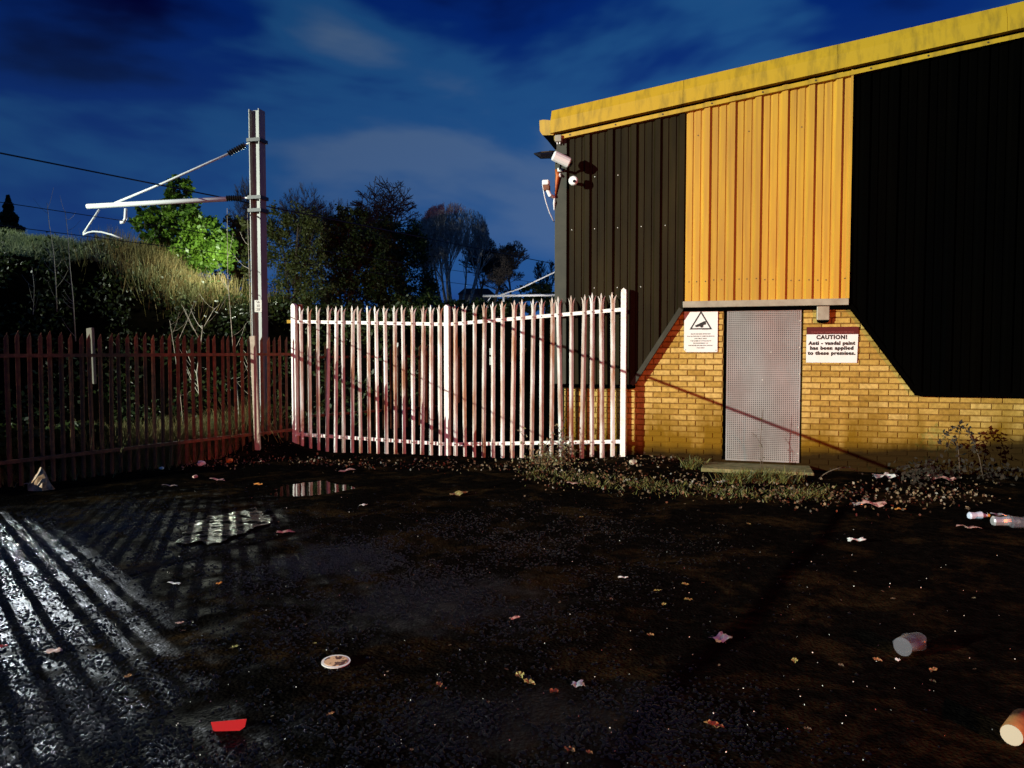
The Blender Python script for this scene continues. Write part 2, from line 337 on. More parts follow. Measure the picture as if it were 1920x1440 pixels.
# wet stones standing proud of the tarmac: each is a small smooth dome
def stones(regions, n, r0, r1, mat, label, seed):
    g_ = np.random.default_rng(seed); P_ = []
    while len(P_) < n:
        (x0, y0, rx, ry) = regions[g_.integers(len(regions))]
        x_, y_ = x0 + g_.normal(0, .5)*rx, y0 + g_.normal(0, .5)*ry
        d_ = math.sin(x_*5.1+1)*math.sin(y_*3.7) + math.sin(x_*13+y_*3)*math.sin(y_*11-x_*5)*.8 + math.sin(x_*31+y_*17)*.3
        if y_ < 1.9 or d_ < g_.normal(-.15, .5): continue
        P_.append((x_, y_, gh(x_, y_)))
    P_ = np.array(P_); rr_ = g_.uniform(r0, r1, n)*g_.choice([1, 1, 1.5], n); k = 6
    V_ = np.zeros((n, 2*k+1, 3)); a0 = g_.uniform(0, 6.28, n); sq = g_.uniform(.7, 1.3, (n, 1))
    for j in range(k):
        a_ = a0 + 2*np.pi*j/k
        V_[:, j] = np.c_[np.cos(a_)*rr_, np.sin(a_)*rr_, -.2*rr_]; V_[:, k+j] = np.c_[np.cos(a_)*rr_*.62, np.sin(a_)*rr_*.62, .42*rr_]
    V_[:, 2*k] = np.c_[g_.normal(0, .15, n)*rr_, g_.normal(0, .15, n)*rr_, .66*rr_]
    V_[:, :, 0] *= sq; V_ += P_[:, None, :]
    F_ = []
    for j in range(k):
        j2 = (j+1) % k; F_ += [(j, j2, k+j2), (j, k+j2, k+j), (k+j, k+j2, 2*k)]
    F_ = np.array(F_); L_ = (F_[None] + (np.arange(n)*(2*k+1))[:, None, None]).reshape(-1)
    m = bpy.data.meshes.new('wet_aggregate'); m.vertices.add(n*(2*k+1)); m.vertices.foreach_set('co', V_.astype(np.float32).ravel())
    nf = len(L_)//3; m.loops.add(nf*3); m.loops.foreach_set('vertex_index', L_.astype(np.int32)); m.polygons.add(nf); m.polygons.foreach_set('loop_start', np.arange(0, nf*3, 3, dtype=np.int32))
    m.update(calc_edges=True); m.polygons.foreach_set('use_smooth', [True]*nf); m.materials.append(mat)
    tag(put('wet_aggregate', m), label, 'gravel', kind='stuff')
m_stone = M('wet_stone', (.004,.0036,.003), .17, spec=.42)
stones([(-3.3, 4.6, 1.5, 2.6), (-2.4, 3.0, 1.3, 1.2), (-3.6, 5.6, .9, 1.2)], 24000, .0045, .0085, m_stone, 'glistening wet stones in the tarmac among the fence shadows', 2)
stones([(-.45, 4.3, 1.1, .8), (-1.5, 2.7, 1.0, .6), (.2, 2.8, .9, .5), (-1.2, 5.1, .6, .6), (.0, 5.8, 1.6, 1.4)], 20000, .0045, .0085, m_stone, 'glistening wet stones in the tarmac across the centre of the yard', 3)
# ------------------------------------------------------------------ embankment
BX = [-120, -40, -22, -15.6, -13.6, -12.9, -12.0, -10.9, -9.4, -8.0, -6.4, -4, 0, 6, 30, 120]
BYpx = [430, 430, 440, 452, 447, 443, 447, 458, 498, 538, 560, 572, 576, 582, 620, 620]
def ridge(x): return zat(float(np.interp(x, BX, BYpx)), 21.0) - .28
def bank(x, y):
    h = ridge(x) + .12*math.sin(x*1.7) + .08*math.sin(x*4.1+2)
    if y < 21: s = min(max((y-15.2)/5.8, 0), 1); s = math.sin(s*math.pi/2)**1.15
    else: s = 1 - .25*min((y-21)/30, 1)
    return h*s - .12*(1-s) + .10*math.sin(x*2.3+y*1.3)*s*(1-s)*2
bx = axis(-110, 110, -18, 10, .3, 1.3); by = [15, 15.5, 16, 16.5, 17, 17.5, 18, 18.5, 19, 19.5, 20, 20.5, 21, 22, 24, 28, 36, 60]
V = [(x, y, bank(x, y)) for y in by for x in bx]; nx = len(bx)
Fc = [(j*nx+i, j*nx+i+1, (j+1)*nx+i+1, (j+1)*nx+i) for j in range(len(by)-1) for i in range(nx-1)]
m = bpy.data.meshes.new('embankment'); m.from_pydata(V, [], Fc); m.materials.append(m_soil); m.polygons.foreach_set('use_smooth', [True]*len(Fc))
tag(put('embankment', m), 'dark railway embankment rising behind the fence', kind='structure')
def blades(n, pos, h, w, lean):
    """pos (n,3); h, w arrays -> triangles-as-quads that taper"""
    a = rng.uniform(0, 2*np.pi, n); dx = np.cos(a)*w; dy = np.sin(a)*w
    l = rng.normal(0, lean, (n, 2)) * h[:, None]
    V = np.zeros((n, 4, 3))
    V[:, 0] = pos + np.c_[-dx, -dy, np.zeros(n)]; V[:, 1] = pos + np.c_[dx, dy, np.zeros(n)]
    tip = pos + np.c_[l, h]
    V[:, 2] = tip + np.c_[dx, dy, np.zeros(n)]*.25; V[:, 3] = tip - np.c_[dx, dy, np.zeros(n)]*.25
    return V
n = 26000
x = rng.uniform(-16.5, -8.2, n); y = rng.normal(20.7, .6, n).clip(19.5, 23.5)
P = np.c_[x, y, [bank(a, b) - .02 for a, b in zip(x, y)]]
tag(quads('grass', blades(n, P, rng.uniform(.12, .40, n), rng.uniform(.006, .015, n), .4), m_grassdry), 'pale dry grass along the top of the embankment', 'grass', kind='stuff')
n = 5000
x = rng.normal(-9.2, .9, n); y = rng.normal(20.4, .6, n)
P = np.c_[x, y, [bank(a, b) - .02 for a, b in zip(x, y)]]
tag(quads('reeds', blades(n, P, rng.uniform(.25, .75, n), rng.uniform(.006, .012, n), .22), m_reed), 'brown tufts of tall dry grass below the bright green tree', 'tall grass', kind='stuff')
# leaf cards
def leafcards(P, size, ar=.6):
    n = len(P); a = rng.normal(size=(n, 3)); a /= np.linalg.norm(a, axis=1)[:, None]
    b = rng.normal(size=(n, 3)); b -= a*(a*b).sum(1)[:, None]; b /= np.linalg.norm(b, axis=1)[:, None]
    s = rng.uniform(.6, 1.3, n)[:, None]*size
    V = np.zeros((n, 4, 3)); V[:, 0] = P - a*s; V[:, 1] = P - b*s*ar; V[:, 2] = P + a*s; V[:, 3] = P + b*s*ar
    return V
n = 15000
x = rng.uniform(-16, -2.0, n); y = rng.uniform(15.2, 20.4, n)
P = np.c_[x, y, [bank(a, b) for a, b in zip(x, y)]]; P[:, 2] += np.abs(rng.normal(0, .22, n)); 
cl = np.sin(P[:, 0]*3.1)*np.sin(P[:, 1]*2.3+P[:, 0]) > -.2; P = P[cl]
tag(quads('bramble_cover', leafcards(P, .055), m_leafd), 'dark brambles and ivy covering the shaded bank', 'brambles', kind='stuff')

# ------------------------------------------------------------------ trees
def grow(mb, p, d, length, rad, level, maxl, spread=.55, up=.12, seg=4, nchild=(2, 4), shrink=.68, tips=None, rr=None, minr=.004):
    rr = rr or random; pts = [p.copy()]; rads = [rad]; dd = d.normalized()
    for i in range(seg):
        dd = (dd + Vector((rr.gauss(0, .10), rr.gauss(0, .10), rr.gauss(0, .06) + up*.4))).normalized()
        pts.append(pts[-1] + dd*length/seg); rads.append(max(rad*(1 - .45*(i+1)/seg), minr))
    mb.tube(pts, rads, 5 if level < 2 else 3, cap=False)
    if tips is not None and level >= maxl-1: tips.append(pts[-1])
    if level >= maxl: return
    for k in range(rr.randint(*nchild)):
        i = rr.randint(max(1, seg//2 - (level > 0)), seg); q = pts[i]
        az = rr.uniform(0, 2*math.pi); v = Vector((math.cos(az), math.sin(az), 0))
        nd = (dd*(1-spread*.4) + v*spread*rr.uniform(.6, 1.2) + Vector((0, 0, up))).normalized()
        grow(mb, q, nd, length*shrink*rr.uniform(.8, 1.15), max(rads[i]*.62, minr), level+1, maxl, spread, up, max(3, seg-1) if level < 2 else 2, nchild, shrink, tips, rr, minr)
    grow(mb, pts[-1], dd, length*shrink, max(rads[-1]*.85, minr), level+1, maxl, spread, up, 3, nchild, shrink, tips, rr, minr)
def tree(px, py0, py1, Y, label, bark=None, levels=5, stems=1, spread=.55, up=.12, seed=1, halfw=60, name='bare_tree', group=None, nchild=(2, 4), trunkfrac=.3, rad=.12, minr=.006, shrink=.68, lab=None):
    base = at(px, py0, Y); H = at(px, py1, Y).z - base.z
    o = empty(name, base, label, 'tree', group)
    rr = random.Random(seed); tr = MB(); cr_ = MB()
    for s in range(stems):
        off = Vector((0, 0, 0)) if stems == 1 else Vector((rr.uniform(-.25, .25), rr.uniform(-.25, .25), 0))*stems*.12
        d = Vector((off.x*1.6, off.y*1.6, 1)).normalized() if stems > 1 else Vector((rr.uniform(-.05, .05), 0, 1))
        Lt = H*trunkfrac*rr.uniform(.9, 1.1); pts = [off]; rads = [rad]; dd = d
        for i in range(6):
            dd = (dd + Vector((rr.gauss(0, .04), rr.gauss(0, .04), 0))).normalized(); pts.append(pts[-1] + dd*Lt/6); rads.append(rad*(1-.4*(i+1)/6))
        tr.tube(pts, rads, 6)
        k0 = 3 if stems == 1 else 2
        for k in range(k0+1):
            i = rr.randint(3, 6); az = rr.uniform(0, 6.28)
            nd = (dd + Vector((math.cos(az), math.sin(az), .2))*spread).normalized() if k else dd
            grow(cr_, pts[i], nd, H*(1-trunkfrac)*.36, rads[i]*.7, 0, levels, spread, up, 4, nchild, shrink, None, rr, minr)
    # fit the crown into its measured height and width
    vv = np.array(cr_.v); top = np.percentile(vv[:, 2], 99.7); b0 = H*trunkfrac*.5
    k = 1.12*(H-b0)/(top-b0); vv[:, 2] = np.where(vv[:, 2] > b0, b0 + (vv[:, 2]-b0)*k, vv[:, 2])
    wx = np.percentile(np.abs(vv[:, 0]), 98.5); ww = halfw/F*Y
    tt = np.array(tr.v); tt[:, 2] = np.where(tt[:, 2] > b0, b0 + (tt[:, 2]-b0)*k, tt[:, 2])
    for arr in (vv, tt):
        s = 1 + (1.18*ww/wx - 1)*np.clip(arr[:, 2]/(H*trunkfrac), 0, 1); arr[:, 0] *= s; arr[:, 1] *= s
    cr_.v = [tuple(a) for a in vv]; tr.v = [tuple(a) for a in tt]
    cz, rz_ = H*(1+trunkfrac*.75)/2, H*(1-trunkfrac*.75)/2
    A_ = np.array(cr_.v); keep = (A_[:, 0]/(ww*1.02))**2 + (A_[:, 1]/(ww*1.1))**2 + ((A_[:, 2]-cz)/(rz_*1.03))**2 + .10*np.sin(A_[:, 0]*5)*np.sin(A_[:, 2]*4) < 1
    keep |= A_[:, 2] < cz*.8
    cr_.f = [f for f in cr_.f if keep[f[0]]]
    for nm, mb_ in (('trunk', tr), ('crown', cr_)):
        me = bpy.data.meshes.new(nm); me.from_pydata(mb_.v, [], mb_.f); me.materials.append(bark or m_bark); put(nm, me, o)
    return o
def leafy(px, py0, Y, lobes, label, mat, nleaf, size, name='leafy_tree', group=None, seed=1, rad=.10, shell=.55, cat='tree'):
    """lobes: (px, py, radius px x, radius px y) of the foliage clumps"""
    base = at(px, py0, Y); o = empty(name, base, label, cat, group); rr = np.random.default_rng(seed); r2 = random.Random(seed)
    tr = MB(); tot = sum(l[2]*l[3] for l in lobes); Ps = []
    top = max((at(l[0], l[1], Y) for l in lobes), key=lambda v: v.z) - base
    tr.tube([Vector((0, 0, 0)), top*.35 + Vector((.08, 0, 0)), top*.7, top*.95], [rad, rad*.8, rad*.5, rad*.2], 7)
    br = MB()
    for (lx, ly, rx, ry) in lobes:
        c = at(lx, ly, Y) - base; Rx = rx/F*Y; Rz = ry/F*Y; n = int(nleaf*rx*ry/tot); c.y += r2.uniform(-.5, .5)*Rx
        st = Vector((c.x*.25, 0, max(c.z*.35, .02))); mid = (st+c)/2 + Vector((r2.uniform(-.1, .1), 0, .1))
        br.tube([st, mid, c, c + Vector((r2.uniform(-.3, .3)*Rx, 0, Rz*.6))], [rad*.35, rad*.22, rad*.12, .01], 4)
        ns = max(6, n//45); d = rr.normal(size=(ns, 3)); d /= np.linalg.norm(d, axis=1)[:, None]; q = d*rr.uniform(shell, 1.0, ns)[:, None]
        cent = np.array(c) + q*np.array([Rx, Rx*.9, Rz]); ci = rr.integers(0, ns, n)
        P_ = cent[ci] + rr.normal(size=(n, 3))*np.array([Rx, Rx, Rz])*.13
        Ps.append(P_)
    tr_o = tr.build('trunk', m_bark, o); br.build('branch', m_bark, o, kind='stuff')
    quads('crown', leafcards(np.concatenate(Ps), size), mat, o)
    return o
GT = 'trees along the railway embankment'
leafy(340, 560, 21.6, [(340,355,24,22),(300,400,34,22),(350,400,40,26),(275,430,26,22),(320,440,44,30),(385,440,44,36),(290,470,38,26),(350,490,46,32),(415,470,34,40),(270,395,16,12),(320,375,20,16)],
      'bright green leafy tree on the bank lit from behind', m_leafg, 15000, .062, group=GT, seed=3)
leafy(440, 590, 22.8, [(440,440,26,34),(450,490,34,40),(430,540,50,34),(470,440,22,34)], 'dull olive leafy tree squeezed between bright green tree and steel mast', m_leafo, 5500, .06, group=GT, seed=4)
leafy(545, 610, 23.5, [(520,420,28,34),(560,410,36,30),(590,440,28,36),(530,480,40,42),(580,500,40,40),(540,550,50,36),(600,560,44,34)], 'speckled olive tree just right of the steel mast', m_leafo, 15000, .042, group=GT, seed=5)
leafy(650, 610, 24.5, [(630,430,30,28),(660,410,34,24),(640,480,46,44),(690,460,46,40),(650,550,60,44),(720,530,50,50)], 'black evergreen mass left of the tall bare tree', m_leafd, 16000, .052, group=GT, seed=6)
leafy(745, 610, 26.0, [(740,430,44,24),(770,470,40,36),(720,500,50,44),(780,540,40,44),(750,580,60,28)], 'dark ivy thicket around the foot of the tall bare tree', m_leafd, 13000, .052, group=GT, seed=7)
leafy(600, 612, 23.0, [(520,585,40,30),(580,590,46,28),(650,592,50,26),(720,596,46,24)], 'low black thicket under the olive and evergreen trees', m_leafd, 5000, .06, group=GT, seed=17)
leafy(840, 612, 24.0, [(790,580,40,34),(845,590,44,30),(900,592,44,28),(945,596,30,24)], 'low black thicket around the foot of the pale birch', m_leafd, 7000, .05, group=GT, seed=18)
leafy(985, 606, 40.0, [(960,575,70,16),(1010,545,36,18),(1040,560,30,30),(905,582,50,16)], 'low dark hedge behind the far white bracket arm', m_leafd, 6000, .08, name='hedge', seed=8, cat='hedge')
tree(722, 600, 336, 27.5, 'tall rounded bare tree above the dark ivy thicket', levels=5, seed=21, halfw=66, trunkfrac=.42, rad=.16, group=GT, spread=.85, up=.02, nchild=(2,3), shrink=.74, minr=.010)
tree(850, 600, 383, 28.5, 'many-stemmed bare birch with pale upright stems', m_birch, levels=5, stems=12, spread=.50, up=.12, seed=22, halfw=68, trunkfrac=.50, rad=.065, group=GT, nchild=(2,3), shrink=.72, minr=.006)
tree(900, 600, 440, 31.0, 'smaller bare tree leaning out right of the pale birch', levels=6, seed=25, halfw=38, trunkfrac=.35, rad=.08, group=GT, spread=.8, up=.03, nchild=(2,3), shrink=.73, minr=.008)
tree(957, 600, 456, 44.0, 'small round bare tree between the birch and the warehouse', levels=6, seed=23, halfw=48, trunkfrac=.30, rad=.16, group=GT, spread=.8, up=.06, nchild=(2,3), shrink=.73, minr=.012)
tree(1022, 600, 488, 60.0, 'faint distant bare tree beside the warehouse corner', levels=4, seed=24, halfw=26, trunkfrac=.35, rad=.12, group=GT, minr=.014)
tree(568, 590, 345, 25.5, 'thin bare tree poking above the speckled olive tree', levels=5, spread=.8, up=.03, shrink=.74, nchild=(2,3), seed=26, halfw=44, trunkfrac=.4, rad=.08, group=GT, minr=.007)
tree(455, 580, 335, 25.0, 'thin bare tree behind the steel mast', levels=5, spread=.8, up=.03, shrink=.74, nchild=(2,3), seed=27, halfw=40, trunkfrac=.45, rad=.08, group=GT, minr=.006)
tree(640, 600, 372, 26.5, 'twiggy bare tree above the black evergreen mass', levels=5, spread=.8, up=.03, shrink=.74, nchild=(2,3), seed=28, halfw=34, trunkfrac=.45, rad=.08, group=GT, minr=.007)
tree(606, 600, 372, 27.0, 'fine bare tree rising behind the olive tree', levels=6, seed=31, halfw=46, trunkfrac=.4, rad=.07, group=GT, spread=.8, up=.03, nchild=(2,3), shrink=.74, minr=.006)
tree(690, 600, 392, 27.0, 'low bare tree filling the gap left of the tall rounded one', levels=6, seed=32, halfw=44, trunkfrac=.35, rad=.07, group=GT, spread=.8, up=.03, nchild=(2,3), shrink=.74, minr=.006)
tree(796, 600, 402, 29.0, 'bare tree between the tall rounded one and the pale birch', levels=6, seed=33, halfw=42, trunkfrac=.35, rad=.07, group=GT, spread=.8, up=.03, nchild=(2,3), shrink=.74, minr=.006)
tree(925, 600, 474, 36.0, 'thin bare tree filling in right of the leaning tree', levels=5, seed=34, halfw=34, trunkfrac=.35, rad=.07, group=GT, spread=.8, up=.03, nchild=(2,3), shrink=.74, minr=.008)
# conifer silhouette
c0 = at(18, 470, 27.0); ct = empty('conifer', c0, 'black pointed conifer at the left edge above the bank', 'tree', GT)
mb = MB(); Hc = zat(368, 27.0) - c0.z; mb.tube([(0,0,-.6),(0,0,Hc*.9)], [.12,.03], 7); mb.build('trunk', m_bark, ct)
nn = 7000; h = rng.uniform(0, 1, nn)**.8; rr_ = (1-h)*1.0*rng.uniform(.3, 1, nn)*(1+.25*np.sin(h*38)); a = rng.uniform(0, 6.28, nn)
quads('crown', leafcards(np.c_[np.cos(a)*rr_*.85, np.sin(a)*rr_*.85, -.5+h*(Hc+.5)], .07), m_leafd, ct)

# saplings: slender pale stems
def sapling(pts, Y, label, r=.012, twigs=5, seed=0, group='slender saplings behind the left fence', mat=None):
    rr = random.Random(seed); P_ = [at(a, b, Y) for a, b in pts]; base = P_[0]
    o = empty('sapling', base, label, 'sapling', group); mb = MB()
    Q = [p - base for p in P_]; mb.tube(Q, [r*(1-.6*i/(len(Q)-1)) for i in range(len(Q))], 5); mb.build('stem', mat or m_sapling, o, smooth=True)
    tw = MB()
    for k in range(twigs):
        i = rr.randint(1, len(Q)-1); t = rr.random(); p = Q[i-1].lerp(Q[i], t); s = rr.choice((-1, 1))
        q = p + Vector((s*rr.uniform(.08, .22), rr.uniform(-.1, .1), rr.uniform(.08, .3))); tw.tube([p, (p+q)/2 + Vector((0, 0, -.02)), q, q + (q-p)*.5 + Vector((0, 0, .06))], [r*.4, r*.32, r*.25, .002], 3)
    if twigs: tw.build('twig', mat or m_sapling, o, kind='stuff')
    return o
sapling([(372,860),(376,760),(369,700),(377,640),(380,610)], 11.6, 'crooked pale sapling stem rising through the left fence', .014, 6, 1)
sapling([(383,612),(400,582),(412,570)], 11.7, 'thin pale twig leaning right above the fence tips', .006, 2, 2)
sapling([(376,640),(360,610),(347,582),(340,571)], 11.8, 'thin pale twig leaning left above the fence tips', .006, 2, 3)
sapling([(450,830),(446,740),(436,640),(427,520),(426,390)], 12.6, 'tall straight pale sapling left of the steel mast', .010, 8, 4)
sapling([(478,800),(474,700),(470,600),(466,470),(464,400)], 12.9, 'pale sapling stem touching the left side of the mast', .010, 7, 5)
sapling([(344,800),(336,720),(326,650),(318,600)], 12.0, 'short pale sapling left of the crooked sapling', .007, 4, 6)
sapling([(336,635),(352,600),(365,565)], 12.1, 'crossing pale twig over the dark bank', .005, 1, 7)
sapling([(107,585),(104,520),(100,470),(92,420),(88,380)], 17.6, 'pale bare sapling left on the embankment', .012, 9, 8)
sapling([(142,640),(137,560),(131,500),(127,440),(122,395)], 17.0, 'pale bare sapling right on the embankment', .012, 9, 9)
sapling([(62,590),(64,540),(60,500)], 17.2, 'short dim sapling at the left of the embankment', .008, 5, 10)

# ------------------------------------------------------------------ railway mast with cantilever
def cantilever(parent, Z, tube_mat, pts):
    base = parent.location
    def T(seq, r, nm, mat, n=8, rads=None):
        mb = MB(); mb.tube([at(a, b, Z) - base for a, b in seq], rads or r, n); return mb.build(nm, mat, parent, smooth=True)
    return T
YM = 13.5
mb0 = at(488, 657, YM); mb0.z = -.05
mast = empty('railway_mast', mb0, 'tall grey steel railway mast carrying a white cantilever arm', 'railway mast')
zt = zat(207, YM) + .05; hw = .100
b = MB(); b.box(-hw, hw, -.10, -.086, 0, zt); f1 = b.build('flange', m_mast, mast)
b = MB(); b.box(-hw, hw, .086, .10, 0, zt); b.build('flange', m_mast, mast)
b = MB(); b.box(-.007, .007, -.086, .086, 0, zt); b.build('web', m_mast, mast)
for o_ in (mast,): o_.rotation_euler = (0, 0, R(76))
rot = Matrix.Rotation(-R(76), 3, 'Z')
def mloc(px, py): return rot @ (at(px, py, YM) - mb0)
for y_ in (265, 372, 396):
    b = MB(); zz = zat(y_, YM) + .05; b.box(-hw-.03, hw+.03, -.13, .13, zz-.03, zz+.03); b.build('clamp', m_mastd, mast)
def mt(seq, r, nm, mat, n=8):
    b = MB(); b.tube([mloc(a, c) for a, c in seq], r, n); return b.build(nm, mat, mast, smooth=True)
mt([(472,265),(459,272)], .014, 'arm_bracket', m_tube); mt([(472,371),(455,371)], .018, 'arm_bracket', m_tube)
for seq in ([(459,272),(429,288)], [(455,371),(426,372)]):
    a, c = Vector(mloc(*seq[0])), Vector(mloc(*seq[1])); pts = []; rad_ = []
    for i in range(15): pts.append(a.lerp(c, i/14)); rad_.append(.032 if i % 2 else .058)
    b = MB(); b.tube(pts, rad_, 10); b.build('insulator', m_ins, mast)
mt([(429,288),(300,346),(215,381)], .021, 'upper_tube', m_tube); mt([(426,373),(163,387)], .044, 'lower_tube', m_tube)
mt([(186,393),(156,438)], .017, 'drop_arm', m_tube); mt([(156,440),(165,436),(175,434),(190,435),(210,440),(228,447)], .016, 'registration_arm', m_tube)
mt([(236,391),(235,410),(231,417),(226,417)], .028, 'wire_hanger', m_tube)
# number plate of the mast
pl = at(484, 574, YM - .16); b = MB(); b.box(-.062, .062, -.003, .003, -.105, .105)
plate = b.build('number_plate', m_white, None, loc=pl); tag(plate, 'small white number plate fixed to the steel mast', 'number plate')
def text(s, size, mat, parent, loc, rot=(R(90), 0, 0), name='lettering', bold=0.0, align='CENTER', sx=1.0, track=1.0):
    cu = bpy.data.curves.new(name, 'FONT'); cu.body = s; cu.size = size; cu.align_x = align; cu.align_y = 'CENTER'; cu.offset = bold; cu.extrude = .0006; cu.space_character = track
    t_ = bpy.data.objects.new('tmp', cu); C.objects.link(t_); bpy.context.view_layer.update()
    me = bpy.data.meshes.new_from_object(t_.evaluated_get(bpy.context.evaluated_depsgraph_get())); me.materials.clear(); me.materials.append(mat)
    bpy.data.objects.remove(t_); bpy.data.curves.remove(cu)
    o = put(name, me, parent, loc, rot=rot); o.scale = (sx, 1, 1); return o
m_ink = M('black_ink', (.012,.010,.010), .5); m_ink2 = M('grey_ink', (.04,.04,.04), .5)
for i, s_ in enumerate(('S6', '30', '28')): text(s_, .062, m_ink2, plate, (.0, -.0045, .07-.066*i))
# overhead wires, parallel to the left fence
FD = Vector((.53, .848, 0)).normalized()
def wire(px, py, Y, label, r=.010):
    p = at(px, py, Y); a = p - FD*42; c = p + FD*60; b = MB()
    pts = []
    for i in range(52):
        q = a.lerp(c, i/51) - p; q.z -= .0006*(abs(q.length)-0)**1.0*0; pts.append(q)
    b.tube(pts, r, 5); o = b.build('overhead_wire', m_wire, loc=p); return tag(o, label, 'wire', 'overhead railway wires')
wire(300, 347, YM, 'topmost overhead wire crossing the raised cantilever tube', .013)
wire(232, 414, YM, 'middle overhead wire running through the hook below the cantilever', .0065)
wire(232, 452, YM, 'lowest overhead wire just above the embankment grass', .0065)

# far mast arm beyond the warehouse corner
YF = 34.0; p0 = at(1062, 600, YF); p0.z = 0
fm = empty('railway_mast', p0, 'far railway mast arm showing beside the warehouse corner', 'railway mast')
b = MB(); b.box(-.12, .12, -.12, .12, 0, zat(480, YF)); b.build('post', m_mast, fm)
def ft(seq, r, nm, mat=None):
    b = MB(); b.tube([at(a, c, YF)-p0 for a, c in seq], r, 7); b.build(nm, mat or m_tube, fm, smooth=True)
ft([(1060,500),(1034,513),(975,541),(935,554)], .035, 'upper_tube'); ft([(1060,553),(904,555)], .055, 'lower_tube')
ft([(920,557),(908,573)], .03, 'drop_arm'); ft([(908,573),(918,577),(938,583)], .028, 'registration_arm'); ft([(944,556),(944,566)], .05, 'wire_hanger')
m_greenlamp = M('green_cabinet', (.18,.26,.16), .5)
p1 = at(967, 566, 30); b = MB(); b.box(-.13,.13,-.1,.1,-.16,.14); b.box(-.16,.16,-.13,.13,.14,.18); b.box(-.09,.09,-.08,.08,-.24,-.16); b.box(-.03,.03,-.03,.03,-2.2,-.24)
tag(b.build('signal_box', m_greenlamp, loc=p1, bevel=.01), 'small green box on a post seen over the gate tips', 'signal box')
# distant houses (barely seen)
m_red = M('red_brick_far', (.30,.11,.07), .9, col2=(.42,.20,.15), scale=2.0); m_rooft = M('roof_tile', (.05,.04,.04), .8); m_render = M('pale_render', (.75,.6,.55), .8)
def lit_mat():
    m = bpy.data.materials.new('lit_pane'); m.use_nodes = True; p = m.node_tree.nodes['Principled BSDF']
    p.inputs['Emission Color'].default_value = (1, .55, .45, 1); p.inputs['Emission Strength'].default_value = .8; return m
m_lit = lit_mat()
def house(px, py, Y, w, h, label, wins, roofh=.8):
    p = at(px, 600, Y); p.z = 0; top = zat(py, Y); o = empty('house', p, label, 'house', 'distant houses')
    b = MB(); b.box(-w/2, w/2, 0, 3, 0, top-roofh); b.build('wall', m_red, o)
    b = MB(); b.prism([(-w/2-.1, top-roofh), (w/2+.1, top-roofh), (w/2-.5, top), (-w/2+.5, top)], -.12, 3.12); b.build('roof', m_rooft, o)
    for (wx, wz, ww, wh) in wins:
        b = MB(); b.box(wx-ww/2-.05, wx+ww/2+.05, -.07, -.001, wz-wh/2-.05, wz+wh/2+.05); f = b.build('window', m_render, o)
        b = MB(); b.box(wx-ww/2, wx+ww/2, -.09, -.072, wz-wh/2, wz+wh/2); b.build('pane', m_lit, f)
house(893, 541, 70, 3.2, 5, 'distant house with a lit gable glimpsed between bare trees', [(-.6,5.1,.5,.28),(.45,5.25,.7,.28)], .5)
house(928, 566, 46, 3.0, 3.4, 'low pinkish brick hut seen through the gate tips', [(-.7,3.2,.45,.5),(.3,3.3,.5,.35)], .35)

# ------------------------------------------------------------------ palings
def paling_mesh(name, h, w, mat, kind):
    bm = bmesh.new(); k = w/.068
    dp = .026 if kind == 'triple' else .010
    prof = [(-.034*k, 0), (-.007*k, -dp*k), (.007*k, -dp*k), (.034*k, 0)]
    hb = h - .15 if kind == 'triple' else h - .07
    rows = []
    for z in (0, hb*.5, hb): rows.append([bm.verts.new((x, y, z)) for x, y in prof])
    for a, c in zip(rows, rows[1:]):
        for i in range(3): bm.faces.new((a[i], a[i+1], c[i+1], c[i]))
    t = rows[-1]
    if kind == 'triple':
        # centre spear
        V_ = lambda x, y, z: bm.verts.new((x*k, y*k, z))
        a = V_(-.009,-.028,h-.085); b = V_(.009,-.028,h-.085); c = V_(-.015,-.03,h-.05); d = V_(.015,-.03,h-.05); e_ = V_(0,-.03,h)
        bm.faces.new((t[1], t[2], b, a)); bm.faces.new((a, b, d, c)); bm.faces.new((c, d, e_))
        # side tongues bent outwards
        a = V_(-.040,.004,h-.09); b = V_(-.020,-.012,h-.085); c = V_(-.056,.012,h-.035)
        bm.faces.new((t[0], t[1], b, a)); bm.faces.new((a, b, c))
        a = V_(.040,.004,h-.09); b = V_(.020,-.012,h-.085); c = V_(.056,.012,h-.035)
        bm.faces.new((t[2], t[3], a, b)); bm.faces.new((a, c, b))
    else:
        a = bm.verts.new((0.012*k, -.014*k, h)); 
        bm.faces.new((t[0], t[1], a)); bm.faces.new((t[1], t[2], a)); bm.faces.new((t[2], t[3], a))
    bmesh.ops.recalc_face_normals(bm, faces=bm.faces)
    bmesh.ops.solidify(bm, geom=bm.faces[:], thickness=.0028)
    m = bpy.data.meshes.new(name); bm.to_mesh(m); bm.free(); m.materials.append(mat); return m
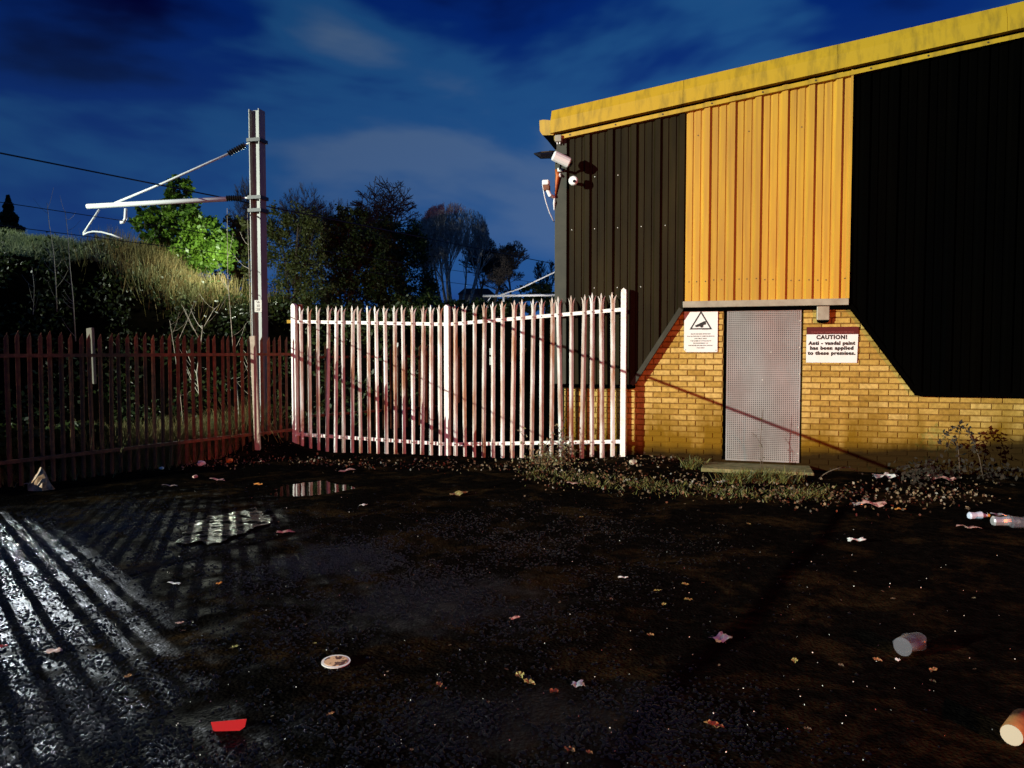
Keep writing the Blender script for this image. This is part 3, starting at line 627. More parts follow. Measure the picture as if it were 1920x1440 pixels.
# gate: two leaves
PL, PM, PR = (-3.34, 11.6), (-.93, 10.9), (1.490, 10.14)
zL = dict(post=(zat(845,11.6), zat(569,11.6)), bot=zat(843,11.6), top=zat(573,11.6), r0=zat(814,11.6), r1=zat(603,11.6))
zM = dict(post=(zat(860,10.9), zat(571,10.9)), bot=zat(859,10.9), top=zat(572,10.9), r0=zat(833,10.9), r1=zat(608,10.9))
zR = dict(post=(zat(857,10.14), zat(540,10.14)), bot=zat(857,10.14), top=zat(545,10.14), r0=zat(828,10.14), r1=zat(580,10.14))
pal = paling_mesh('paling', 2.2, .062, m_gate, 'triple')
m_bolt = M('rusty_bolt', (.12,.05,.03), .7); bb = MB(); bb.tube([(0,0,0),(0,-.008,0)], .009, 6); boltm = bb.mesh('bolt'); boltm.materials.append(m_bolt)
def leaf(A, B, zA, zB, label, n, stiles, t0, t1, name='gate_leaf'):
    A = Vector((*A, 0)); B = Vector((*B, 0)); d = B - A; Ln = d.length; rz = math.atan2(d.y, d.x)
    o = empty(name, A, label, 'gate leaf', 'leaves of the palisade gate', rz)
    lz = lambda k, t: zA[k] + (zB[k]-zA[k])*t
    for k, nm in (('r1', 'rail'), ('r0', 'rail')):
        b = MB(); h = .024
        b.v += [(0.03, .0, zA[k]-h), (Ln, .0, zB[k]-h), (Ln, .0, zB[k]+h), (0.03, .0, zA[k]+h), (0.03, .035, zA[k]-h), (Ln, .035, zB[k]-h), (Ln, .035, zB[k]+h), (0.03, .035, zA[k]+h)]
        for q in ((0,1,2,3),(5,4,7,6),(4,0,3,7),(1,5,6,2),(3,2,6,7),(4,5,1,0)): b.f.append(q)
        b.build(nm, m_rail, o)
    for s, zz in stiles:
        b = MB(); b.box(s-.034, s+.034, -.035, .045, zz[0], zz[1]-.03)
        b.prism([(s-.034, zz[1]-.03), (s+.034, zz[1]-.03), (s, zz[1])], -.035, .045); b.build('stile', m_rail, o)
    for i in range(n):
        t = t0 + (t1-t0)*i/(n-1); z0 = lz('bot', t) + random.uniform(-.012, .012); z1 = lz('top', t) + random.uniform(-.008, .008)
        p = put('paling', pal, o, (t*Ln, -.004, z0), rot=(random.gauss(0, .006), random.gauss(.003, .009), random.gauss(0, .12)), scale=(random.uniform(.95, 1.05), 1, (z1-z0)/2.2))
        for k in ('r0', 'r1'): put('bolt', boltm, p, (0, -.026, (lz(k, t)-z0)/((z1-z0)/2.2)))
    return o
leaf(PL, PM, zL, zM, 'left leaf of the pale steel palisade gate, rusty and shaded low down', 17, [(0.02, zL['post'])], .055, .955)
leaf(PM, PR, zM, zR, 'right leaf of the pale steel palisade gate, in front of the warehouse', 17, [(0.0, zM['post']), ((Vector(PR)-Vector(PM)).length, zR['post'])], .05, .945)
# hinge post left of the gate, with a short sign strap
b = MB(); b.box(-.035, .035, -.035, .035, -.3, zat(571, 11.66)+.3-.3); pp = b.build('gate_post', m_brownfence, loc=(-3.245, 11.68, 0)); tag(pp, 'red-brown steel post beside the left edge of the gate', 'gate post')
b = MB(); b.box(-.035, .035, -.035, .035, -.3, zat(575, 10.98)); pp = b.build('gate_post', m_brownfence, loc=(-.845, 11.0, 0)); tag(pp, 'red-brown steel post behind the meeting of the gate leaves', 'gate post')
b = MB(); b.box(-.09, 0, -.004, .004, -.025, .025); tag(b.build('latch_strap', m_fascia, loc=at(549, 603, 11.6)), 'short yellowish strap sticking out left of the gate', 'strap')

# left brown fence, receding to the gate corner
FA = Vector((-3.40, 11.58, 0)); nf = 62
fo = empty('palisade_fence', FA, 'dark red-brown palisade fence running along the left side', 'fence', rz=math.atan2(-FD.y, -FD.x))
palb = paling_mesh('paling', 1.72, .050, m_brownfence, 'point')
for i in range(nf):
    s = .06 + i*.114; w = FA - FD*s; g = gh(w.x, w.y)
    if i in (9, 10) : pass
    put('paling', palb, fo, (s, random.uniform(-.002, .002), -.06 + random.uniform(-.015, .015)), rot=(0, random.gauss(0, .006), math.pi + random.gauss(0, .05)) , scale=(random.uniform(.95, 1.1), 1, 1))
for zz, nm in ((1.39, 'rail'), (.235, 'rail')):
    b = MB(); b.box(0, 4.6, .008, .05, zz-.018, zz+.022); b.build(nm, m_brownfence, fo)
    b = MB(); b.box(4.61, 7.2, .008, .05, zz-.018, zz+.022); b.build(nm, m_brownfence, fo)
# note: local +y of the fence points to the yard side
w = FA - FD*.80
def stake(px0, py0, px1, py1, Y, wid, label, mat=m_post, name='fence_post', dep=.06):
    a = at(px0, py0, Y); c = at(px1, py1, Y); base = a; b = MB(); d = c-a
    hw_ = wid/2
    b.v += [(-hw_, -dep/2, 0), (hw_, -dep/2, 0), (hw_, dep/2, 0), (-hw_, dep/2, 0)] + [(d.x+q[0], q[1], d.z+(q[0]*.15)) for q in ((-hw_, -dep/2), (hw_, -dep/2), (hw_, dep/2), (-hw_, dep/2))]
    for q in ((0,3,2,1),(4,5,6,7),(0,1,5,4),(1,2,6,5),(2,3,7,6),(3,0,4,7)): b.f.append(q)
    return tag(b.build(name, mat, loc=base, bevel=.006), label, 'post')
stake(484, 850, 474, 630, 10.75, .075, 'leaning beige post in front of the left fence')
stake(174, 720, 169, 615, 9.55, .07, 'dull post top standing behind the left fence', M('weathered_post', (.20,.18,.14), .9))
# far fence behind the gate
F0, F1 = at(578, 657, 13.2), at(1052, 657, 19.0); F0.z = F1.z = 0; fd = (F1-F0); Lf = fd.length
ff = empty('palisade_fence', F0, 'dim brown palisade fence far behind the gate', 'fence', rz=math.atan2(fd.y, fd.x))
palf = paling_mesh('paling', 1.66, .075, m_brownfence, 'point')
for i in range(int(Lf/.19)):
    t = i*.19; zt_ = zat(641 + 15*t/Lf, F0.y + fd.y*t/Lf); put('paling', palf, ff, (t, 0, zt_-1.66))
for zz in (1.33, .3):
    b = MB(); b.box(0, Lf, .006, .05, zz-.02, zz+.02); b.build('rail', m_brownfence, ff)
stake(745, 760, 744, 643, 15.0, .07, 'white post behind the left gate leaf', m_white)
stake(920, 700, 919, 653, 17.4, .07, 'white post behind the middle of the right gate leaf', m_white)
stake(1024, 740, 1025, 656, 18.2, .06, 'white post behind the gate beside the warehouse corner', m_white)

# ------------------------------------------------------------------ warehouse
WH = empty('warehouse', B0, 'yellow and black clad warehouse with buff brick base and steel door', 'building', rz=-TH)
def Wbuild(mb_, name, mat, parent=None, **k): return mb_.build(name, mat, parent or WH, **k)
# local frame: x along the wall to the right, y into the building, z up. d (outwards) = -y
s1, zf1 = wl(1035, 252, .16); s2, zf2 = wl(1920, 55, .16); slope = (zf2-zf1)/(s2-s1)
ftop = lambda s: zf1 + slope*(s-s1)          # underside line of the fascia
dC = .085                                     # cladding base plane
sCorner = wl(1041, 500, dC)[0]; sFl = wl(1063, 500, dC)[0]
sY0, zY = wl(1284, 566, dC+.02); sY1, zY1 = wl(1588, 560, dC+.02)
sDl, zDl = wl(1190, 722, dC); sDr, zDr = wl(1716, 736, dC)
sEnd = s2 + 4.5
zHead = wl(1434, 573, dC)[1]
prof = [(0,0),(.03,0),(.06,.013),(.26,.013),(.29,0),(.34,0),(.37,.013),(.57,.013),(.60,0),(.66,0),(.73,.038),(.935,.038),(.965,0)]
PER = (sY1 - sY0)/6.25
def cladding(a, c, zbot, ztop, mat, phase, d0=dC, kinks=()):
    """one object per sheet period"""
    k0 = math.floor((a-phase)/PER); objs = []
    while phase + k0*PER < c - 1e-4:
        ss = [phase + (k0+f)*PER for f, _ in prof] + [phase + (k0+1)*PER]; dd = [h for _, h in prof] + [0]
        xs = sorted(set([x for x in ss if a <= x <= c] + [max(a, ss[0]), min(c, ss[-1])] + [x for x in kinks if max(a, ss[0]) < x < min(c, ss[-1])]))
        hh = np.interp(xs, ss, dd); b = MB()
        if len(xs) > 1 and xs[-1]-xs[0] > .004:
            for i in range(len(xs)-1):
                if xs[i+1]-xs[i] < 1e-5: continue
                b.poly([(xs[i], -d0-hh[i], zbot(xs[i])), (xs[i+1], -d0-hh[i+1], zbot(xs[i+1])), (xs[i+1], -d0-hh[i+1], ztop(xs[i+1])), (xs[i], -d0-hh[i], ztop(xs[i]))])
            me = bpy.data.meshes.new('cladding_sheet'); me.from_pydata(b.v, [], b.f)
            bm = bmesh.new(); bm.from_mesh(me); bmesh.ops.remove_doubles(bm, verts=bm.verts, dist=1e-5); bmesh.ops.solidify(bm, geom=bm.faces[:], thickness=.002); bm.to_mesh(me); bm.free()
            me.materials.append(mat); objs.append(put('cladding_sheet', me, WH))
        k0 += 1
    return objs
ct_ = lambda s: ftop(s) - .02
zb_left = lambda s: zDl if s <= sDl else zDl + (zHead - zDl)*(s-sDl)/(sY0-sDl)
zb_right = lambda s: zHead + (zDr - zHead)*(s-sY1)/(sDr-sY1) if s < sDr else zDr
cladding(sFl, sY0-.003, zb_left, ct_, m_dark, sY0 - 20*PER, kinks=(sDl,))
cladding(sY0, sY1, lambda s: zY, ct_, m_yellow, sY0, d0=dC+.012)
cladding(sY1+.003, sEnd, zb_right, ct_, m_black, sY0, kinks=(sDr,))
# corner flashing, trims, grey drip flashing
b = MB(); b.box(sCorner, sFl, -.118, 0.02, zDl-.0, ftop(sCorner)-.01); Wbuild(b, 'corner_flashing', m_trim, bevel=.004)
def strip(p, q, w, y0, y1, name, mat):
    b = MB(); (x0, z0), (x1, z1) = p, q; d = Vector((x1-x0, z1-z0)).normalized(); n_ = Vector((-d.y, d.x))*w
    b.prism([(x0, z0), (x1, z1), (x1+n_.x, z1+n_.y), (x0+n_.x, z0+n_.y)], y0, y1); return Wbuild(b, name, mat)
strip((sDl-.01, zDl-.012), (sY0-.02, zHead-.04), .06, -.128, 0.0, 'edge_trim', m_trim)
strip((sCorner, zDl-.045), (sDl, zDl-.045), .05, -.126, 0.0, 'edge_trim', m_black)
strip((sY1+.02, zHead-.02), (sDr, zDr-.02), .045, -.124, 0.0, 'edge_trim', m_black)
strip((sDr+.004, zDr-.035), (sEnd, zDr-.035), .045, -.126, 0.0, 'edge_trim', m_black)
b = MB(); b.box(sY0-.02, sY1+.015, -.165, -.01, zHead-.012, zY+.004); Wbuild(b, 'drip_flashing', m_flash, bevel=.004)
b = MB(); b.box(sY0-.015, sY1+.01, -.075, .01, zHead-.055, zHead-.0125); Wbuild(b, 'lintel', m_black)
# return edge of the yellow panel
b = MB(); b.box(sY1-.004, sY1+.02, -.15, -.06, zY+.006, ct_(sY1)); Wbuild(b, 'edge_trim', m_yellow)
# screws
b = MB(); b2 = MB()
for k in range(0, 7):
    for f in (.16, .47, .83):
        s = sY0 + (k+f)*PER
        if s < sY1-.02:
            h = .013 if f < .6 else .038
            if not (f > .6 and k % 2): b.tube([(s, -dC-.012-h, zY+.26+.02*math.sin(k)), (s, -dC-.012-h-.006, zY+.26+.02*math.sin(k))], .008, 6)
            if f == .47 and k % 2 == 0: b.tube([(s, -dC-.012-h, zY+2.15), (s, -dC-.012-h-.006, zY+2.15)], .008, 6)
Wbuild(b, 'screw', m_screw, kind='stuff')
for k in range(1, 7):
    for zz in (1.5, 2.3, 3.1, 3.8):
        s = sY0 - k*PER + .16*PER
        if s > sFl and zz > zb_left(s)+.1 and zz < ct_(s) and random.random() < .6: b2.tube([(s, -dC-.013, zz), (s, -dC-.019, zz)], .007, 6)
Wbuild(b2, 'screw', m_screw2, kind='stuff')
# fascia: lower upright face, tilted upper face, each in lapped lengths; groove and trim strip
joints = [s1-.02, s1+1.75, s1+3.6, s1+5.4, sEnd]
hF1 = wl(1300, 161, .16)[1] - wl(1300, 190, .16)[1]; hF2 = wl(1300, 143, .10)[1] - wl(1300, 161, .16)[1]
def extr(b, sec, a, c):
    n_ = len(sec); i0 = len(b.v)
    b.v += [(a, -d, ftop(a)+z) for d, z in sec] + [(c, -d, ftop(c)+z) for d, z in sec]
    b.f.append(tuple(i0+i for i in range(n_))[::-1]); b.f.append(tuple(i0+n_+i for i in range(n_)))
    for i in range(n_): j = (i+1) % n_; b.f.append((i0+i, i0+j, i0+n_+j, i0+n_+i))
for i in range(4):
    b = MB(); off = .003*(i % 2)
    extr(b, [(.19+off, .012), (.165+off, hF1), (.10+off, hF1+hF2), (.0, hF1+hF2+.02), (.0, .012)], joints[i], joints[i+1]-.004); Wbuild(b, 'fascia', m_fascia)
b = MB(); extr(b, [(.10, -.035), (.10, .010), (.0, .010), (.0, -.035)], s1, sEnd); Wbuild(b, 'soffit', m_black)
b = MB(); extr(b, [(.165, -.088), (.165, -.034), (.02, -.034), (.02, -.088)], s1+.03, sEnd); Wbuild(b, 'eaves_trim', m_fascia)
b = MB()
for k in range(12):
    s = s1 + .25 + k*.62; b.tube([(s, -.165, ftop(s)-.06), (s, -.172, ftop(s)-.06)], .011, 6)
Wbuild(b, 'screw', m_screw, kind='stuff')
# gutter end (runs back along the side) 
gs0, gz0 = wl(1013, 255, .12); gs1, gz1 = wl(1031, 228, .12)
b = MB(); sec = [(gs0+.04, gz0), (gs0, gz0+.06), (gs0-.005, gz1+.02), (gs0+.05, gz1+.025), (gs1+.06, gz1), (gs1+.06, gz0-.01)]
b.prism(sec, -.15, 6.0); Wbuild(b, 'gutter', m_fascia)
b = MB(); b.prism([(gs0+.05, gz0-.002), (gs1+.1, gz0-.004), (sCorner+.02, gz0-.2), (sCorner-.0, gz0-.2)], -.12, 6.0); Wbuild(b, 'gutter_soffit', m_black)
# body behind: side wall, back, roof
b = MB(); b.box(sCorner+.03, sCorner+.12, .26, 9, -.3, ftop(sCorner)-.1); Wbuild(b, 'side_wall', m_dark)
b = MB(); b.v = [(sCorner, .0, ftop(sCorner)+.1), (sEnd, .0, ftop(sEnd)+.1), (sEnd, 9, ftop(sEnd)+.1), (sCorner, 9, ftop(sCorner)+.1), (sCorner, .0, ftop(sCorner)+.25), (sEnd, .0, ftop(sEnd)+.25), (sEnd, 9, ftop(sEnd)+.25), (sCorner, 9, ftop(sCorner)+.25)]
b.f = [(0,3,2,1),(4,5,6,7),(0,1,5,4),(1,2,6,5),(2,3,7,6),(3,0,4,7)]; Wbuild(b, 'roof', m_black)
b = MB(); b.box(sCorner+.13, sEnd, .26, .3, -.3, ftop(sCorner)-.05); Wbuild(b, 'backing_wall', m_black)
# door opening
dx0 = wl(1356, 700)[0]; dx1 = wl(1504, 700)[0]; dz0 = wl(1430, 864)[1]; dz1 = zHead-.03
# mortar bed with the door hole
BR = MB(); sB0 = wl(1058, 780)[0]
zTopB = zHead-.0125
def slab(b, x0, x1, z0, z1): b.box(x0, x1, .007, .25, z0, z1)
b = MB(); slab(b, sB0+.012, dx0, -.3, zTopB); slab(b, dx1, sEnd, -.3, zTopB); slab(b, dx0, dx1, -.3, dz0)
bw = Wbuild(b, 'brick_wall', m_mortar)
def bmesh_brick(w, h=.0635, d=.10):
    b = MB(); e_ = .004
    b.v = [(0,0.009,0),(w,0.009,0),(w,0.009,h),(0,0.009,h),(e_,0,e_),(w-e_,0,e_),(w-e_,0,h-e_),(e_,0,h-e_),(0,.02,0),(w,.02,0),(w,.02,h),(0,.02,h)]
    b.f = [(4,5,6,7),(0,1,5,4),(1,2,6,5),(2,3,7,6),(3,0,4,7),(8,9,1,0),(9,10,2,1),(10,11,3,2),(11,8,0,3)]
    m = b.mesh('brick'); m.materials.append(m_brick); return m
BM = {}
def brick(w):
    k = round(w, 3)
    if k not in BM: BM[k] = bmesh_brick(k)
    return BM[k]
zlow = gh(3, 9.7) - .12; cand = []
zB = zHead - .003
nrow = int((zB - zlow)/.075) + 1
sref = dx1 + .0
for r in range(nrow):
    z = zTopB - .004 - (r+1)*.075 + .0115
    off = 0 if r % 2 else -.1125
    for (a, c, ref) in ((sB0, dx0-.004, dx0-.004), (dx1+.004, sEnd, dx1+.004)):
        x = ref + off - 20*.225 if ref == dx0-.004 else ref + off - 3*.225
        while x < c:
            x0, x1 = max(x, a), min(x+.2145, c)
            if x1-x0 > .03:
                xm = (x0+x1)/2
                hide = z > (zb_left(x1) if xm < sY0 else 99) + .03 or (xm > sY1 and z > zb_right(x0)+.03) or xm > s2+.25 or x0 > s2 + .3
                if not hide: cand.append((x0, x1, z))
            x += .225
print('bricks', len(cand))
def vis(c):
    x0, x1, z = c; P_ = B0 + U*((x0+x1)/2); return ((x1-x0)*.0635/(P_.y**2) * (.2 if x1 < sDl else 1) * (.25 if z < -.02 else 1))
cand.sort(key=vis, reverse=True)
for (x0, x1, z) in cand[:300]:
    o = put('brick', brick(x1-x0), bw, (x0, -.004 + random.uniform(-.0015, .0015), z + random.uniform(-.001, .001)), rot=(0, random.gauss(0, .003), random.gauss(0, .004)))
b = MB()
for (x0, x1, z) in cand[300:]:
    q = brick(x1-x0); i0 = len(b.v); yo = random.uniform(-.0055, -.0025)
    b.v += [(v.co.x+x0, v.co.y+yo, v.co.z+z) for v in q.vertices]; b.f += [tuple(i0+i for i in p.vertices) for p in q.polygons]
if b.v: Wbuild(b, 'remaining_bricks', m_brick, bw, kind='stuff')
# perforated steel door: a real grid with real holes
ds0 = wl(1362, 700, .03)[0]; ds1 = wl(1501, 700, .03)[0]; dzt = dz1-.015; dzb = dz0-.005
p_ = .0245; nxh = int((ds1-ds0-.02)/p_); nzh = int((dzt-dzb-.02)/p_); mx = (ds1-ds0-nxh*p_)/2; mz = (dzt-dzb-nzh*p_)/2; hl = .0058
xs = [ds0]; 
for i in range(nxh): c_ = ds0+mx+(i+.5)*p_; xs += [c_-hl, c_+hl]
xs.append(ds1); zs = [dzb]
for i in range(nzh): c_ = dzb+mz+(i+.5)*p_; zs += [c_-hl, c_+hl]
zs.append(dzt); nX = len(xs)
rg2 = np.random.default_rng(5)
V = []
for z in zs:
    for x in xs:
        u = (x-ds0)/(ds1-ds0); w_ = (z-dzb)/(dzt-dzb)
        V.append((x, -.022 - .006*math.sin(u*3.0)*math.sin(w_*7+1) - .003*math.sin(u*9+w_*5), z))
Fc = [(j*nX+i, j*nX+i+1, (j+1)*nX+i+1, (j+1)*nX+i) for j in range(len(zs)-1) for i in range(nX-1) if not (i % 2 == 1 and j % 2 == 1)]
me = bpy.data.meshes.new('door'); me.from_pydata(V, [], Fc); me.materials.append(m_door)
door = put('door', me, WH); sm = door.modifiers.new('thick', 'SOLIDIFY'); sm.thickness = .0025; sm.offset = 1
b = MB(); b.box(dx0+.001, dx1-.001, .16, .2, dz0, dz1); b.build('door_backing', m_void, WH)
b = MB(); b.box(dx0+.002, ds0-.003, -.006, .08, dz0+.002, dz1-.002); Wbuild(b, 'door_jamb', m_black)
b = MB()
for k in range(6):
    zz = dzb + .12 + k*.34; b.tube([(ds1-.015, -.026, zz), (ds1-.015, -.036, zz)], .009, 6)
b.tube([(ds0+.55, -.024, dzt-.55), (ds0+.55, -.036, dzt-.55)], .008, 6); b.tube([(ds0+.45, -.024, dzt-.91), (ds0+.45, -.036, dzt-.91)], .008, 6)
b.build('bolt', m_screw2, door, kind='stuff')
# step
a_ = wl(1320, 800)[0]; c_ = wl(1520, 800)[0]
b = MB(); b.prism([(a_, 0), (c_, 0), (c_, .0), (a_, 0)], 0, .1) if False else None
st = MB(); st.box(a_, c_, -.62, -.02, -.12, dz0-.035)
so = st.build('door_step', m_concrete, WH, bevel=.012)

def on_wall(name, px, py, d, label, cat, group=None):
    s, z = wl(px, py, d); o = empty(name, B0 + U*s + NW*d + Vector((0, 0, z)), label, cat, group, -TH); return o
# sign 1 : camera warning
sx0, sz1 = wl(1283, 580, .02); sx1, sz0 = wl(1345, 660, .02)
g1 = on_wall('warning_sign', 1314, 620, .02, 'white notice with black camera triangle left of the steel door', 'sign')
w2, h2 = (sx1-sx0)/2, (sz1-sz0)/2
m_signw = M('sign_white', (.83,.82,.80), .4, col2=(.80,.76,.66), scale=3, fac=(.5,.8))
b = MB(); b.prism([(-w2, -h2+.03), (-w2+.03, -h2), (w2, -h2), (w2, h2), (-w2, h2)], -.004, .002); b.build('board', m_signw, g1)
def tri_ring(R1, R2, cz):
    b = MB(); P_ = []
    for r_ in (R1, R2): P_.append([(r_*math.sin(a), cz + r_*math.cos(a)*.98) for a in (0, 2*math.pi/3, 4*math.pi/3)])
    for i in range(3):
        j = (i+1) % 3; b.prism([P_[0][i], P_[0][j], P_[1][j], P_[1][i]], -.0062, -.0042)
    return b
tri_ring(.168, .133, h2-.185).build('triangle_symbol', m_ink, g1)
b = MB(); ca = Matrix.Rotation(R(17), 2)
def rp(pts, cx, cz): 
    out_ = []
    for x_, z_ in pts: v = ca @ Vector((x_, z_)); out_.append((v.x+cx, v.y+cz))
    return out_
cz_ = h2-.20
b.prism(rp([(-.075,-.012),(-.06,-.02),(.065,-.020),(.07,.020),(.055,.028),(-.075,.008)], 0, cz_), -.0062, -.0042)
b.prism(rp([(-.02,-.021),(.03,-.021),(.018,-.042),(.0,-.046),(-.012,-.038)], 0, cz_), -.0062, -.0042)
b.build('camera_symbol', m_ink, g1)
b = MB(); b.tube([(.01,-.005,cz_-.05),(.012,-.005,cz_-.066),(.02,-.005,cz_-.072),(.1,-.005,cz_-.072)], .0012, 4); b.build('cable_symbol', m_ink2, g1)
lines = ['IMAGES ARE BEING MONITORED', 'FOR THE PURPOSES OF CRIME PREVENTION', 'AND PUBLIC SAFETY', 'THIS SCHEME IS CONTROLLED BY', 'SPRS MANAGEMENT LTD', 'FOR FURTHER INFORMATION, CONTACT', '01236 76633']
wid = [.255, .35, .165, .265, .19, .315, .10]
for i, (s_, w_) in enumerate(zip(lines, wid)):
    t_ = text(s_, .0185, m_ink2, g1, (0, -.0052, h2-.327-.0305*i), bold=.0004)
    xs_ = [v.co.x for v in t_.data.vertices]; t_.scale.x = w_/(max(xs_)-min(xs_))
b = MB()
for (x_, z_) in ((w2-.02, h2-.015), (w2-.02, -h2+.025), (-w2+.02, -h2+.03)): b.tube([(x_, -.004, z_), (x_, -.008, z_)], .006, 6)
b.build('screw', m_screw, g1, kind='stuff')
# sign 2 : caution
sx0, sz1 = wl(1512, 613, .02); sx1, sz0 = wl(1608, 680, .02)
g2 = on_wall('caution_sign', 1560, 646.5, .02, 'white anti-vandal paint notice with dark red band right of the door', 'sign')
w2, h2 = (sx1-sx0)/2, (sz1-sz0)/2
m_band = M('dark_red_band', (.075,.004,.005), .45); m_bandt = M('band_lettering', (.30,.07,.06), .5)
b = MB(); b.prism([(-w2, -h2), (w2-.01, -h2), (w2-.002, h2-.0935), (-w2, h2-.0935)], -.004, .002); b.build('board', m_signw, g2)
b = MB(); b.prism([(-w2, h2-.093), (w2, h2-.093), (w2, h2), (-w2, h2)], -.0045, .002); b.build('header_band', m_band, g2)
t_ = text('CLEARWAY MAINTENANCE SERVICES', .030, m_bandt, g2, (0, -.0056, h2-.068)); xs_ = [v.co.x for v in t_.data.vertices]; t_.scale.x = .50/(max(xs_)-min(xs_))
for s_, size, zz, w_ in (('CAUTION!', .068, -.062, .36), ('Anti - vandal paint', .058, -.136, .55), ('has been applied', .058, -.198, .51), ('to these premises.', .058, -.262, .56)):
    t_ = text(s_, size, m_ink, g2, (-.005, -.0052, h2-.07+zz), bold=.0042, track=1.16); xs_ = [v.co.x for v in t_.data.vertices]; t_.scale.x = w_/(max(xs_)-min(xs_))
# bulkhead box under the flashing
g = on_wall('wall_box', 1542, 588, 0.0, 'cream box hanging below the grey flashing right of the door', 'box')
b = MB(); b.box(-.073, .073, -.105, -.004, -.085, .115); b.build('body', m_flash, g, bevel=.008)
b = MB(); b.prism([(-.073, -.0865), (.073, -.0865), (.060, -.115), (-.055, -.115)], -.095, -.006); b.build('base', m_black, g, bevel=.004)

# cameras and alarms at the corner
m_plastic = M('white_plastic', (.84,.84,.84), .4); m_lens = M('black_glass', (.008,.008,.012), .15)
m_orange = M('orange_conduit', (.55,.13,.015), .55, col2=(.3,.06,.01), scale=10)
g = on_wall('security_camera', 1055, 318, .35, 'white bullet security camera on a bracket at the warehouse corner', 'camera')
def wp(px, py, d, base): # pixel on plane d, in local coords of an on_wall thing
    s, z = wl(px, py, d); p = B0 + U*s + NW*d + Vector((0, 0, z)) - base.location
    return Matrix.Rotation(TH, 3, 'Z') @ p
p1 = wp(1037, 291, .50, g); p2 = wp(1068, 306, .40, g)
b = MB(); ax = (p2-p1); b.tube([p1, p1+ax*.06, p1+ax*.94, p2], [.055, .068, .068, .05], 12); b.build('housing', m_plastic, g, smooth=False)
b = MB(); b.tube([p2, p2+ax*.14], [.05, .035], 10); b.build('lens', m_lens, g)
b = MB(); b.tube([p1.lerp(p2, .5), wp(1050, 316, .3, g), wp(1050, 318, .12, g)], .018, 8); b.build('bracket', m_lens, g)
b = MB(); q = wp(1050, 318, .14, g); b.box(q.x-.03, q.x+.03, q.y-.03, q.y+.02, q.z-.03, q.z+.02); b.build('mount', m_plastic, g, bevel=.004)
g = on_wall('floodlight', 1036, 290, .15, 'black lamp head pointing left from the warehouse corner', 'floodlight')
p1 = wp(1038, 290, .30, g); p2 = wp(1014, 291, .34, g); p3 = wp(1001, 288, .36, g)
b = MB(); b.tube([p1+Vector((0,0,.0)), p1.lerp(p2,.1), p2, p3], [.03, .05, .048, .008], 10); b.build('head', m_lens, g)
b = MB(); b.tube([wp(1041, 288, .13, g), wp(1040, 284, .28, g), wp(1030, 284, .33, g)], .014, 6); b.build('bracket', m_lens, g)
g = on_wall('dome_camera', 1075, 339, .30, 'round white dome camera facing out from dark cladding', 'camera')
b = MB(); b.tube([(0,-.03,0),(0,-.015,0),(0,.015,0),(0,.03,0)], [.05,.062,.062,.045], 20); b.build('housing', m_plastic, g)
b = MB(); b.tube([(.022,-.031,-.014),(.022,-.040,-.014)], .020, 10); b.build('lens', m_lens, g)
b = MB(); b.tube([(0,.03,0),(0,.19,0)], .022, 8); b.build('arm', m_lens, g)
g = on_wall('alarm_sensor', 1028, 352, .12, 'white sensor with hanging cable on a side arm at the corner', 'sensor')
b = MB(); q = wp(1023.5, 347, .2, g); b.box(q.x-.045, q.x+.05, q.y-.05, q.y+.04, q.z-.005, q.z+.065); b.build('body', m_plastic, g, bevel=.016)
b = MB(); b.box(q.x-.03, q.x+.055, q.y-.035, q.y+.035, q.z-.075, q.z-.006); b.build('base', m_brownfence, g, bevel=.006)
b = MB(); b.tube([q+Vector((.02,0,-.06)), wp(1031, 366, .2, g), wp(1040, 371, .05, g)], .026, 8); b.build('arm', m_plastic, g)
b = MB(); b.tube([q+Vector((-.04,-.03,0)), wp(1020.5, 366, .22, g), wp(1024, 380, .2, g), wp(1030, 398, .16, g), wp(1037, 413, .1, g), wp(1039, 416, .03, g)], .0065, 6); b.build('cable', m_plastic, g, smooth=True)
g = on_wall('junction_box', 1048, 261, .15, 'small cream junction box with two glands under the roof edge', 'junction box')
b = MB(); b.box(-.045,.045,-.06,.03,-.045,.045); b.build('body', m_flash, g, bevel=.008)
b = MB(); b.tube([(-.018,-.02,-.045),(-.018,-.02,-.072)], .010, 8); b.build('gland', m_plastic, g)
b = MB(); b.tube([(.018,-.02,-.045),(.018,-.02,-.072)], .010, 8); b.build('gland', m_plastic, g)
g = on_wall('conduit', 1044, 350, .125, 'orange conduit on the corner flashing below the camera', 'conduit')
b = MB(); b.tube([wp(1044,318,.135,g), wp(1046,330,.135,g), wp(1043,350,.135,g), wp(1041,368,.132,g)], [.028,.030,.020,.008], 7); b.build('pipe', m_orange, g, smooth=True)
b = MB(); b.tube([wp(1050,326,.13,g), wp(1050,330,.17,g)], .015, 8); b.build('clip', m_plastic, g)
b = MB(); b.tube([wp(1040,368,.12,g), wp(1039,380,.14,g), wp(1039,394,.12,g)], [.008,.016,.006], 6); b.build('cable_end', m_plastic, g)

# ------------------------------------------------------------------ vegetation by the wall, litter
def rand_band(n, pts, sp):
    """random ground points near a pixel polyline"""
    out_ = []
    for _ in range(n):
        i = random.randrange(len(pts)-1); t = random.random(); a, c = pts[i], pts[i+1]
        px = a[0]+(c[0]-a[0])*t + random.gauss(0, sp*2); py = a[1]+(c[1]-a[1])*t + random.gauss(0, sp); p = G(px, max(py, 848)); out_.append(p)
    return np.array([tuple(p) for p in out_])
